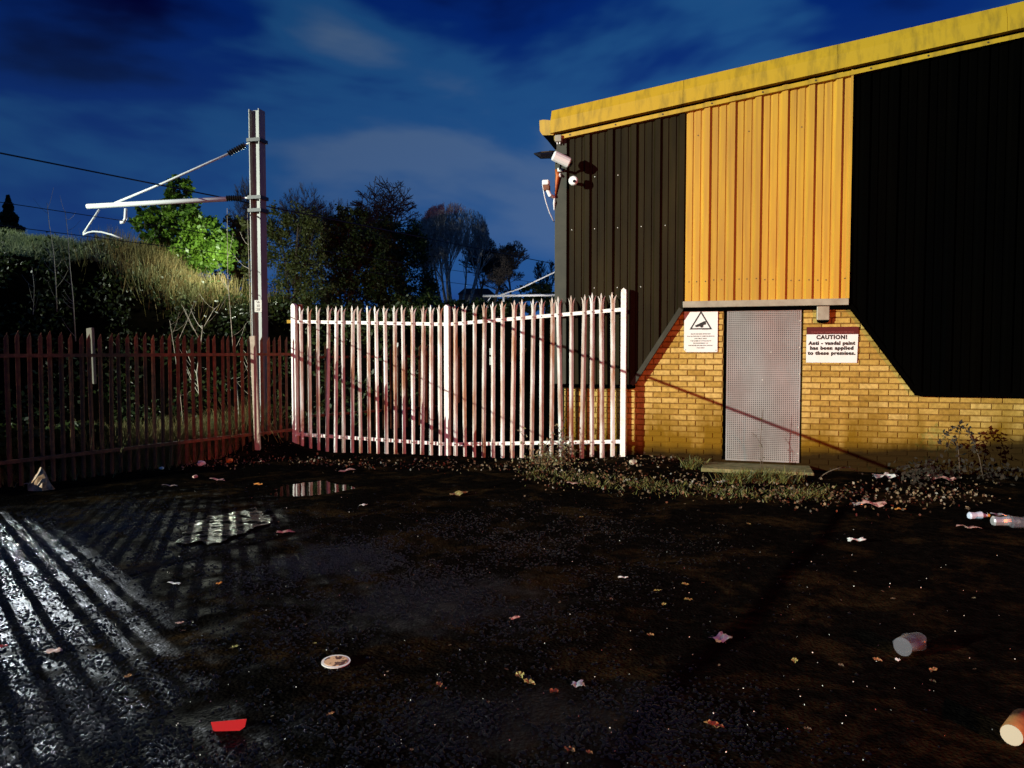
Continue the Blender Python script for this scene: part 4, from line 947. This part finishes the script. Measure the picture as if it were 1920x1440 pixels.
# weeds strip
P = rand_band(2400, [(1000,885),(1060,897),(1150,908),(1260,915),(1380,925),(1470,928),(1560,925)], 7)
cl = (np.sin(P[:,0]*9)+np.sin(P[:,0]*23+P[:,1]*7)) > -.7; P = P[cl]; n = len(P)
tag(quads('weeds', blades(n, P-np.array([0,0,.01]), rng.uniform(.012, .07, n), rng.uniform(.003, .007, n), .8), m_weed), 'strip of low weeds on the tarmac before the brick wall', 'weeds', kind='stuff')
P = rand_band(1500, [(990,880),(1100,895),(1250,905),(1400,915),(1560,935),(1700,930),(1850,925)], 15); P[:,2] += np.abs(rng.normal(.012,.014,len(P)))
tag(quads('leaf_litter', leafcards(P, .017, .7), m_litterleaf), 'drift of dead leaves and grit along the foot of the wall', 'leaf litter', kind='stuff')
P = rand_band(1000, [(320,870),(420,868),(520,862),(640,872),(800,872),(940,878),(1190,866),(1330,866)], 6); P[:,2] += np.abs(rng.normal(.012,.02,len(P)))
tag(quads('leaf_litter', leafcards(P, .017, .7), m_litterleaf), 'dead leaves gathered along the foot of fence and gate', 'leaf litter', kind='stuff')
# grit specks, bright crumbs
m_grit = M('pale_grit', (.75,.72,.68), .5)
P = []
for _ in range(330): P.append(tuple(G(random.uniform(300, 1920), 900 + 540*random.random()**1.3)))
P = np.array(P); P[:,2] += .003
tag(quads('grit', leafcards(P, .0030, .8), m_grit), 'scattered pale grit and glass crumbs over the tarmac', 'grit', kind='stuff')
# undergrowth behind the left fence
def seg_pts(n, a, c, w):
    t = rng.uniform(0, 1, n); p = np.outer(1-t, a) + np.outer(t, c); p += rng.normal(0, w, (n, 3)); p[:, 2] = [gh(x_, y_)-.01 for x_, y_ in p[:, :2]]; return p
NL = Vector((-.848, .53, 0))
a = np.array(FA - FD*.3 + NL*.55); c = np.array(FA - FD*2.9 + NL*.55)
P = seg_pts(5200, a, c, .24)
tag(quads('undergrowth', blades(len(P), P, rng.uniform(.1, .62, len(P)), rng.uniform(.003, .007, len(P)), .3), m_reed), 'dry undergrowth behind the far half of the left fence', 'undergrowth', kind='stuff')
a = np.array(FA - FD*2.2 + NL*.9); c = np.array(FA - FD*4.2 + NL*.9)
P = seg_pts(6000, a, c, .35)
tag(quads('grass', blades(len(P), P, rng.uniform(.04, .22, len(P)), rng.uniform(.003, .006, len(P)), .4), m_weed), 'lit green grass glimpsed low through the left fence', 'grass', kind='stuff')
m_moss = M('moss_mound', (.05,.03,.015), .9, col2=(.03,.02,.01), scale=9, bump=1, bscale=30)

def low_bushes():
    for i, (s_, h_, lab) in enumerate(((2.9,.55,'low dark bramble bush behind the middle of the left fence'),(3.8,.62,'dark bramble bush behind the left fence, second from the frame edge'),(4.7,.6,'dark bramble bush behind the left fence at the frame edge'),(5.7,.6,'dark bush behind the fence beyond the frame edge'),(6.7,.6,'last dark bush behind the fence beyond the frame'))):
        p = FA - FD*s_ + NL*.62; o = empty('bramble_bush', p, lab, 'bush', 'bramble bushes behind the left fence', rz=math.atan2(FD.y, FD.x))
        n_ = 3600; q = rng.normal(size=(n_, 3)); q /= np.linalg.norm(q, axis=1)[:, None]; q *= rng.uniform(0, 1, n_)[:, None]**.45
        quads('foliage', leafcards(np.c_[q[:, 0]*.60, q[:, 1]*.34, h_*.48 + q[:, 2]*h_*.5], .05, .8), m_leafd, o, kind='stuff')
# weeds with stems: individuals
def stem_weed(base, pts, label, leaves, lr=.022, r=.004, mat=m_weed, name='weed', smat=m_bramble, cat='weed', group=None):
    o = empty(name, base, label, cat, group); b = MB(); Q = [Vector(p) for p in pts]; b.tube(Q, [r*(1-.5*i/(len(Q)-1)) for i in range(len(Q))], 5); b.build('stem', smat, o, smooth=True)
    P_ = []
    for _ in range(leaves):
        i = random.randrange(1, len(Q)); q = Q[i-1].lerp(Q[i], random.random()); P_.append((q.x+random.gauss(0, lr*1.2), q.y+random.gauss(0, lr*1.2), q.z+random.gauss(0, lr)))
    quads('foliage', leafcards(np.array(P_), lr), mat, o, kind='stuff'); return o
bs = B0 + U*wl(1426, 860, .35)[0] + NW*.45; bs.z = gh(bs.x, bs.y)
stem_weed(bs, [(0,0,0),(.005,0,.2),(-.005,0,.42),(.02,0,.78)], 'tall thin weed stem standing before the steel door', 10, .012, .006)
b = MB(); b.tube([(0,0,0),(-.06,0,.08),(-.13,0,.13)], .003, 4)
bs2 = bs + Vector((0, 0, .40))
stem_weed(bs + Vector((.02,-.02,0)), [(0,0,0),(0,0,.3),(-.07,0,.42),(-.14,0,.50)], 'short side-branching weed beside the tall stem at the door', 14, .014, .004)
for i, (px, lab) in enumerate(((1300,'small weed tuft at the left end of the door step'), (1385,'leafy weed tuft on the left half of the door step'), (1430,'largest green weed tuft in front of the steel door'), (1470,'weed tuft at the right front of the door step'))):
    p = G(px, (878, 905, 902, 905)[i]); o = empty('weed', p, lab, 'weed', 'weeds at the door step'); k = (160, 260, 420, 220)[i]
    Q = np.c_[rng.normal(0, .07+.03*(i > 0), k), rng.normal(0, .05, k), np.zeros(k)-.01]
    quads('foliage', blades(k, Q, rng.uniform(.05, .17, k), rng.uniform(.004, .010, k), .5), m_weed, o, kind='stuff')
# bramble climbing the gate
p = G(1035, 868); p.y -= .02; o = empty('bramble', p, 'scrawny bramble climbing the lower right gate leaf', 'bramble')
st = MB(); lv = []
for k in range(16):
    q = Vector((random.gauss(0, .16), random.gauss(0, .06), 0)); pts = [q.copy()]; d = Vector((random.gauss(.02, .3), random.gauss(0, .12), 1)); hh = abs(random.gauss(.30, .2)) + .1
    for j in range(5):
        q = q + d.normalized()*hh/5 + Vector((random.gauss(0, .02), 0, 0)); pts.append(q.copy()); d.x += random.gauss(.05, .25); d.z -= .08
        for _ in range(5): lv.append((q.x+random.gauss(0, .03), q.y+random.gauss(0, .03), q.z+random.gauss(0, .03)))
    st.tube(pts, .0035, 4)
for _ in range(260): lv.append((random.gauss(-.02, .2), random.gauss(-.08, .1), abs(random.gauss(0, .07))))
st.build('stem', m_bramble, o); m_bl = M('bramble_leaves', (.30,.20,.12), .5, col2=(.12,.14,.04), scale=14, transl=.2); quads('foliage', leafcards(np.array(lv), .021), m_bl, o, kind='stuff')
# right brambles: arching, dead
def arch(px0, px1, dz, d, label, leaves, lr=.03):
    s0 = wl(px0, 870, d)[0]; s1_ = wl(px1, 870, d)[0]; a = B0 + U*s0 + NW*d; a.z = gh(a.x, a.y)
    pts = []
    for i in range(9):
        t = i/8; q = U*((s1_-s0)*t) + NW*(.1*math.sin(t*3)); q.z = dz*math.sin(math.pi*min(t*1.0, 1)*.80)**.8; pts.append(q)
    return stem_weed(a, pts, label, leaves, lr, .006, m_bl2, 'bramble', m_bramble, 'bramble', 'dead brambles right of the door')
m_bl2 = M('dead_bramble', (.010,.007,.004), .9, col2=(.03,.02,.01), scale=12)
arch(1845, 1762, .62, .40, 'dark arching bramble before the right part of the brick wall', 80, .028)
arch(1800, 1775, .5, .35, 'upright dark bramble inside the arching one', 46, .03)
arch(1535, 1610, .16, .95, 'low trailing bramble stem right of the door step', 26, .012)
P = rand_band(900, [(1700,900),(1760,885),(1850,880),(1900,890)], 10); P[:,2] += np.abs(rng.normal(.06,.07,len(P)))
tag(quads('bramble_tangle', leafcards(P, .03), m_bl2), 'dark tangle of dead brambles at the foot of the right wall', 'brambles', kind='stuff')

# litter
m_paper = M('white_paper', (.82,.80,.77), .6, bump=.1); m_redp = M('red_plastic', (.52,.010,.010), .35); m_pink = M('faded_card', (.55,.33,.28), .6)
m_orangep = M('orange_print', (.65,.25,.04), .5); m_brownp = M('brown_paper', (.42,.19,.06), .6, col2=(.25,.10,.03), scale=20); m_silver = M('crushed_foil', (.6,.6,.62), .3, .6)
m_leafbrown = M('fallen_leaf', (.42,.20,.07), .45, col2=(.22,.10,.04), scale=30, spec=.6); m_yleaf = M('yellow_leaf', (.30,.25,.08), .5)
m_clear = bpy.data.materials.new('clear_plastic'); m_clear.use_nodes = True
pb = m_clear.node_tree.nodes['Principled BSDF']; pb.inputs['Base Color'].default_value = (.20,.21,.24,1); pb.inputs['Roughness'].default_value = .18; pb.inputs['Transmission Weight'].default_value = .35; pb.inputs['Alpha'].default_value = .5
def crumple(px, py, w, h, mat, label, cat, name, fold=.3, rz=None, seed=0, tilt=.15, group=None, lift=.006, nx_=6, ny_=4, irregular=.15):
    rr = random.Random(seed); p = G(px, py); b = MB(); ph = rr.uniform(0, 6)
    for j in range(ny_+1):
        for i in range(nx_+1):
            u, v = i/nx_-.5, j/ny_-.5
            ex = 1 + irregular*math.sin(7*v+ph); ey = 1 + irregular*math.cos(6*u+ph)
            z = lift + fold*h*(abs(math.sin(u*5+ph))*.5 + .3*math.sin(v*7+u*3+ph)**2) + rr.uniform(0, fold*h*.15)
            b.v.append((u*w*ex, v*h*ey, z))
    for j in range(ny_):
        for i in range(nx_):
            if (i in (0, nx_-1)) and (j in (0, ny_-1)) and rr.random() < .5: continue
            b.f.append((j*(nx_+1)+i, j*(nx_+1)+i+1, (j+1)*(nx_+1)+i+1, (j+1)*(nx_+1)+i))
    me = bpy.data.meshes.new(name); me.from_pydata(b.v, [], b.f)
    bm = bmesh.new(); bm.from_mesh(me); bmesh.ops.delete(bm, geom=[v for v in bm.verts if not v.link_faces], context='VERTS'); bmesh.ops.solidify(bm, geom=bm.faces[:], thickness=.0012); bm.to_mesh(me); bm.free(); me.materials.append(mat)
    o = put(name, me, None, p, rot=(rr.uniform(-tilt, tilt), rr.uniform(-tilt, tilt), rz if rz is not None else rr.uniform(-.6, .6)))
    o.location.z += abs(math.sin(o.rotation_euler.x))*h*.4
    return tag(o, label, cat, group)
def pxw(px, py, n): return n*(G(px, py)-CAM).length/F
m_cream = M('cream_card', (.46,.41,.30), .6)
# red card: trapezoid upright tray
p = G(428, 1371); o = empty('red_tray', p, 'bright red plastic tray lying at the front left', 'litter')
u = pxw(428, 1371, 1); b = MB(); b.prism([(-24*u, 0), (18*u, 0.001), (26*u, 6*u), (28*u, 18*u), (-29*u, 14*u)], 0, .004); b.build('side', m_redp, o)
b = MB(); b.prism([(-23*u, 0), (17*u, 0.001), (17*u, .002), (-23*u, .003)], .005, .06); b.build('base', m_redp, o); o.rotation_euler = (R(-16), 0, R(2))
# oval printed lid
p = G(630, 1245); o = empty('food_lid', p, 'oval printed food lid lying on the tarmac at front', 'litter'); u = pxw(630, 1245, 1)
b = MB(); ov = [(25*u*math.cos(a)*(1 if abs(math.cos(a)) < .8 else 1.0), 21*u*math.sin(a)) for a in np.linspace(0, 2*math.pi, 28)[:-1]]
b.tube([(0,0,0)], .001, 3) if False else None
def disc(pts, z0, z1):
    b = MB(); n_ = len(pts); b.v = [(x_, y_, z0) for x_, y_ in pts] + [(x_, y_, z1) for x_, y_ in pts]
    b.f = [tuple(range(n_))[::-1], tuple(range(n_, 2*n_))] + [(i, (i+1) % n_, n_+(i+1) % n_, n_+i) for i in range(n_)]; return b
disc(ov, .004, .008).build('lid', m_paper, o)
m_lidp = M('lid_print', (.80,.50,.28), .4, col2=(.10,.04,.03), scale=38, fac=(.52,.58))
disc([(x_*.82, y_*.78) for x_, y_ in ov], .0085, .0098).build('print', m_lidp, o); o.rotation_euler = (R(8), 0, R(-6)); o.location.z += .006
# clear cup on its side
def cup(px, py, r0, r1, Ln, rz, mat, mat2, label, name, tilt=0):
    p = G(px, py); o = empty(name, p + Vector((0, 0, max(r0, r1))), label, 'cup', rz=rz); b = MB(); n_ = 20
    for k, (x_, r_) in enumerate(((0, r0*.9), (0.002, r0), (Ln*.5, (r0+r1)/2), (Ln, r1), (Ln, r1*.93), (Ln*.5, (r0+r1)/2*.93), (.004, r0*.9))):
        for i in range(n_): a = 2*math.pi*i/n_; c_j = 1 + (.17 if name == 'plastic_cup' else .03)*math.sin(3*a + x_*60); b.v.append((x_, math.cos(a)*r_*c_j, math.sin(a)*r_*c_j*(.66 if name == 'plastic_cup' else 1)))
    for k in range(6):
        for i in range(n_): j = (i+1) % n_; b.f.append((k*n_+i, k*n_+j, (k+1)*n_+j, (k+1)*n_+i))
    b.build('wall', mat, o, smooth=True)
    b = MB(); b.tube([(-.001, 0, 0), (.003, 0, 0)], r0*.97, n_); b.build('base', mat2, o); o.rotation_euler = (0, tilt, rz); return o
u = pxw(1710, 1235, 1)
cup(1692, 1236, 15*u, 20*u, 44*u, R(38), m_clear, m_clear, 'crushed clear plastic cup lying on its side at right', 'plastic_cup')
crumple(1683, 1240, .02, .02, m_paper, 'white bottle cap beside the clear plastic cup', 'bottle cap', 'bottle_cap', seed=3)
u = pxw(1895, 1392, 1)
cup(1896, 1404, 15*u, 20*u, 58*u, R(40), m_brownp, m_cream, 'brown paper cup on its side in the bottom right corner', 'paper_cup')
IT = [ # px, py, w px, h px(depth factor), mat, label, cat, name
(1606,1017,26,2.2,m_paper,'bright white paper scrap alone on the dark tarmac at right','paper'),
(1658,899,36,2.6,m_paper,'white paper square near the foot of the right wall','paper'),
(1764,901,38,2.0,m_pink,'pale flat wrapper right of the white paper square','wrapper'),
(1608,948,16,2.0,m_silver,'crumpled silver wrapper below the white paper square','wrapper'),
(1636,950,40,1.8,m_pink,'crumpled brown-pink wrapper among the leaves at right','wrapper'),
(1688,958,16,2.2,m_orangep,'small orange-brown wrapper right of the leaf drift','wrapper'),
(1815,993,34,1.4,m_pink,'dull pale paper strip below the orange-capped packet','paper'),
(1875,968,24,1.2,m_silver,'thin pale strip above the crushed bottles at right','wrapper'),
(651,884,28,1.2,m_pink,'long pinkish scrap in front of the left gate leaf','paper'),
(682,949,13,2.0,m_paper,'small white scrap right of the gate puddle','paper'),
(861,929,34,1.5,m_yleaf,'yellowish wet card on the middle of the yard','card'),
(1073,909,24,1.5,m_pink,'pale red and white wrapper in the weed strip','wrapper'),
(1261,926,10,2.2,m_yleaf,'round yellow leaf at the edge of the weeds','leaf'),
(1356,905,24,1.0,m_paper,'thin white strip in front of the door step','paper'),
(1168,1085,17,1.4,m_paper,'small bent white strip in the middle distance','paper'),
(966,1161,18,1.2,m_pink,'thin pinkish strip in the centre of the yard','paper'),
(1353,1202,36,1.8,m_silver,'crumpled foil strip right of centre','foil'),
(1338,1340,2,1,m_paper,'tiny white fleck on the right tarmac','paper'),
(337,1171,10,2.4,m_pink,'tiny salmon scrap beside the mossy strip','paper'),
(326,1096,20,1.0,m_paper,'thin grey strip below the fence puddle','paper'),
(411,1096,9,2.4,m_orangep,'tiny orange scrap below the fence puddle','paper'),
(101,1225,24,1.8,m_pink,'pinkish wrapper among the fence shadows at left','wrapper'),
(3,1216,10,3,m_redp,'small red scrap at the left edge','paper'),
(318,913,22,1.4,m_pink,'pale scrap in front of the left fence foot','paper'),
(408,901,24,1.2,m_pink,'thin pink strip lying before the left fence','paper'),
(484,910,16,1.4,m_orangep,'small reddish scrap left of the gate puddle','paper'),
(535,1000,30,1.0,m_pink,'long pale scrap between the two puddles','paper'),
(1085,1288,22,2.6,m_silver,'crumpled foil crumbs at bottom centre','foil'),
]
for i, (px, py, w, hf, mat, lab, cat) in enumerate(IT):
    u = pxw(px, py, 1); crumple(px, py, w*u, max(w*u*.55, .012)*hf*.6, mat, lab, cat, {'paper': 'paper_scrap', 'wrapper': 'wrapper', 'foil': 'foil_scrap', 'card': 'card_scrap', 'leaf': 'fallen_leaf'}[cat], seed=i+11, fold=.35)
# crushed bottles
def bottle(px, py, Ln, r, rz, mat, cap, label):
    p = G(px, py); o = empty('crushed_bottle', p + Vector((0, 0, r*.7)), label, 'bottle', 'bottles by the right wall', rz); b = MB()
    b.tube([(0,0,0),(.01,0,0),(Ln*.35,0,0),(Ln*.6,0,.004),(Ln*.75,0,0),(Ln*.9,0,0)], [r*.7, r, r*.85, r, r*.5, r*.35], 10); b.build('body', mat, o)
    b = MB(); b.tube([(Ln*.905,0,0),(Ln,0,0)], r*.42, 8); b.build('cap', cap, o); return o
u = pxw(1860, 975, 1)
bottle(1816, 972, 34*u, 6*u, R(4), M('pale_blue_plastic', (.55,.6,.75), .4), m_orangep, 'pale bottle with orange cap left of the crushed bottles')
bottle(1860, 984, 40*u, 8*u, R(-4), m_silver, m_paper, 'crushed clear bottle touching another at the right edge')
bottle(1894, 988, 44*u, 10*u, R(-12), m_clear, m_paper, 'larger crushed bottle cut by the right edge')
# crisp bag by the fence, lumps
p = G(76, 918); o = empty('plastic_bag', p, 'pointed crumpled plastic bag standing by the left fence', 'bag'); b = MB(); rr = random.Random(5); u = pxw(76, 918, 1)*.78
n_ = 12; rows = [(0, 26), (.25, 22), (.5, 15), (.75, 8), (1, 1.5)]
for t, r_ in rows:
    for i in range(n_): a = 2*math.pi*i/n_; q = r_*u*rr.uniform(.75, 1.15); b.v.append((math.cos(a)*q + t*2*u, math.sin(a)*q*.7, t*46*u))
for k in range(4):
    for i in range(n_): j = (i+1) % n_; b.f.append((k*n_+i, k*n_+j, (k+1)*n_+j, (k+1)*n_+i))
b.build('bag', M('dirty_plastic', (.55,.33,.18), .45, col2=(.20,.09,.04), scale=25), o)
crumple(52, 909, .07, .06, m_pink, 'pale wrapper at the foot of the pointed bag', 'wrapper', 'wrapper', seed=91)
def rock(px, py, r, mat, label, seed, name='stone', cat='stone', group=None):
    p = G(px, py); bm = bmesh.new(); bmesh.ops.create_icosphere(bm, subdivisions=2, radius=r); rr = random.Random(seed)
    for v in bm.verts: v.co *= rr.uniform(.78, 1.15); v.co.z *= .7
    me = bpy.data.meshes.new(name); bm.to_mesh(me); bm.free(); me.materials.append(mat); o = put(name, me, None, p + Vector((0, 0, r*.5)), rot=(0, 0, rr.uniform(0, 6))); return tag(o, label, cat, group)
rock(377, 873, .055, m_paper, 'pale lump of rubble at the foot of the left fence', 1)
rock(430, 868, .05, m_orangep, 'orange-brown broken brick by the left fence', 2, 'brick_fragment', 'rubble')
rock(303, 880, .03, m_paper, 'small white pebble left of the rubble lump', 3)
rock(1187, 861, .05, m_post, 'pale stone at the right foot of the gate', 4)
rock(366, 896, .03, m_pink, 'small pinkish stone in front of the left fence', 5)
# fallen leaves
def leaf_mesh():
    b = MB(); pts = [(0,-.050),(.010,-.034),(.022,-.026),(.028,-.010),(.030,.004),(.024,.016),(.020,.030),(.010,.038),(.002,.052),(-.010,.036),(-.020,.028),(-.023,.012),(-.031,0),(-.026,-.014),(-.020,-.026),(-.009,-.034)]
    b.v = [(0,0,.004)] + [(x_, y_, .004+.016*abs(math.sin(i*1.9))) for i, (x_, y_) in enumerate(pts)]
    n_ = len(pts); b.f = [(0, 1+i, 1+(i+1) % n_) for i in range(n_)]; return b
lm = {}
for k_, mt_ in (('brown', m_leafbrown), ('yellow', m_yleaf), ('dull', M('dull_leaf', (.16,.11,.06), .6, col2=(.05,.03,.015), scale=30))):
    me = leaf_mesh().mesh('fallen_leaf'); me.materials.append(mt_); lm[k_] = me
LV = [(1038,1298,'brown',1.0,'orange-brown leaf just left of the bottom centre foil'),(1338,1362,'brown',1.3,'large brown leaf at the bottom right of centre'),(1750,1258,'brown',.9,'brown leaf below the clear plastic cup'),
(1645,1238,'brown',.7,'small dark leaf left of the clear plastic cup'),(1490,1240,'yellow',.8,'yellow-green leaf alone on the dark right side'),(620,1340,'brown',.6,'small orange leaf right of the red tray'),
(1068,1408,'brown',1.0,'brown leaf at the bottom edge'),(1105,1412,'brown',.6,'small leaf beside the bottom edge leaf'),(992,1281,'yellow',1.0,'pale leaf on the mud right of centre'),
(975,1268,'yellow',1.1,'pale leaf touching another on the central mud'),(1220,1192,'brown',.9,'dark leaf right of the centre'),(1290,1125,'yellow',.9,'pale leaf in the middle right'),
(1233,1108,'yellow',.8,'small pale leaf above the middle right one'),(1090,970,'yellow',.8,'pale leaf in the middle distance'),(1245,1134,'yellow',.7,'pale leaf nearest the middle right pair'),
(590,1207,'yellow',.5,'pale leaf just above the oval lid'),(1284,1096,'yellow',.8,'olive leaf among the middle right leaves'),(1404,983,'yellow',.7,'thin pale leaf far right of the middle'),
(240,1270,'brown',.8,'dark leaf in the lower fence shadows'),(823,1285,'brown',.8,'dark leaf on the mud below centre'),(440,1215,'yellow',.9,'olive leaf on the mossy strip')]
for i, (px, py, k_, s_, lab) in enumerate(LV):
    o = put('fallen_leaf', lm[k_], None, G(px, py), rot=(random.uniform(-.2,.2), random.uniform(-.2,.2), random.uniform(0, 6.28)), scale=(s_*.62, s_*.62, s_*.62)); tag(o, lab, 'leaf', 'single leaves on the tarmac')
LM = [(428,1362,'red tray'),(630,1243,'oval food lid'),(1710,1222,'clear plastic cup'),(1895,1375,'brown paper cup'),(1606,1015,'bright white paper scrap at right'),(1353,1202,'crumpled foil strip'),(1168,1085,'small bent white strip'),
      (966,1161,'thin pinkish central strip'),(861,929,'yellowish wet card'),(1338,1362,'large brown leaf'),(1038,1298,'orange-brown leaf'),(682,949,'white scrap by the gate puddle'),(1430,905,'weed tuft before the door'),(992,1281,'pale leaf on the central mud')]
used = set(); placed = 0
for i in range(600):
    if placed >= 40: break
    px, py = random.uniform(330, 1880), 905 + 520*random.random()**1.3
    j = min(range(len(LM)), key=lambda q: math.hypot(px-LM[q][0], (py-LM[q][1])*1.5)); dx_, dy_ = px-LM[j][0], py-LM[j][1]
    if math.hypot(dx_, dy_) < 40: continue
    d8 = ['right of', 'below and right of', 'below', 'below and left of', 'left of', 'above and left of', 'above', 'above and right of'][int(round(math.atan2(dy_, dx_)/(math.pi/4))) % 8]
    if (j, d8) in used: continue
    used.add((j, d8)); placed += 1
    o = put('fallen_leaf', lm['dull'], None, G(px, py), rot=(random.uniform(-.3,.3), random.uniform(-.3,.3), random.uniform(0, 6.28)), scale=(random.uniform(.16, .34),)*3)
    tag(o, 'small dull leaf scrap %s the %s' % (d8, LM[j][2]), 'leaf', 'leaf scraps scattered over the yard')

# ------------------------------------------------------------------ added shade caster, and bushes beyond the frame whose shade falls into it
o = empty('shade_caster', Vector((2.4, -2.2, 0)), 'added shade caster behind the viewpoint, shaped as a small round-headed tree', 'tree')  # unseen, added to throw the dark blob onto the left fence
b = MB(); b.tube([(0,0,-.05),(.03,0,1.2),(0,0,2.5)], [.04,.03,.02], 6); b.build('trunk', m_bark, o)
q = rng.normal(size=(6500, 3)); q /= np.linalg.norm(q, axis=1)[:, None]; q *= rng.uniform(0, 1, 6500)[:, None]**.4
quads('crown', leafcards(np.c_[q[:, 0]*.26, q[:, 1]*.26, 2.50 + q[:, 2]*.33], .05, .8), m_leafd, o)
low_bushes()
print('objects', len(bpy.data.objects))
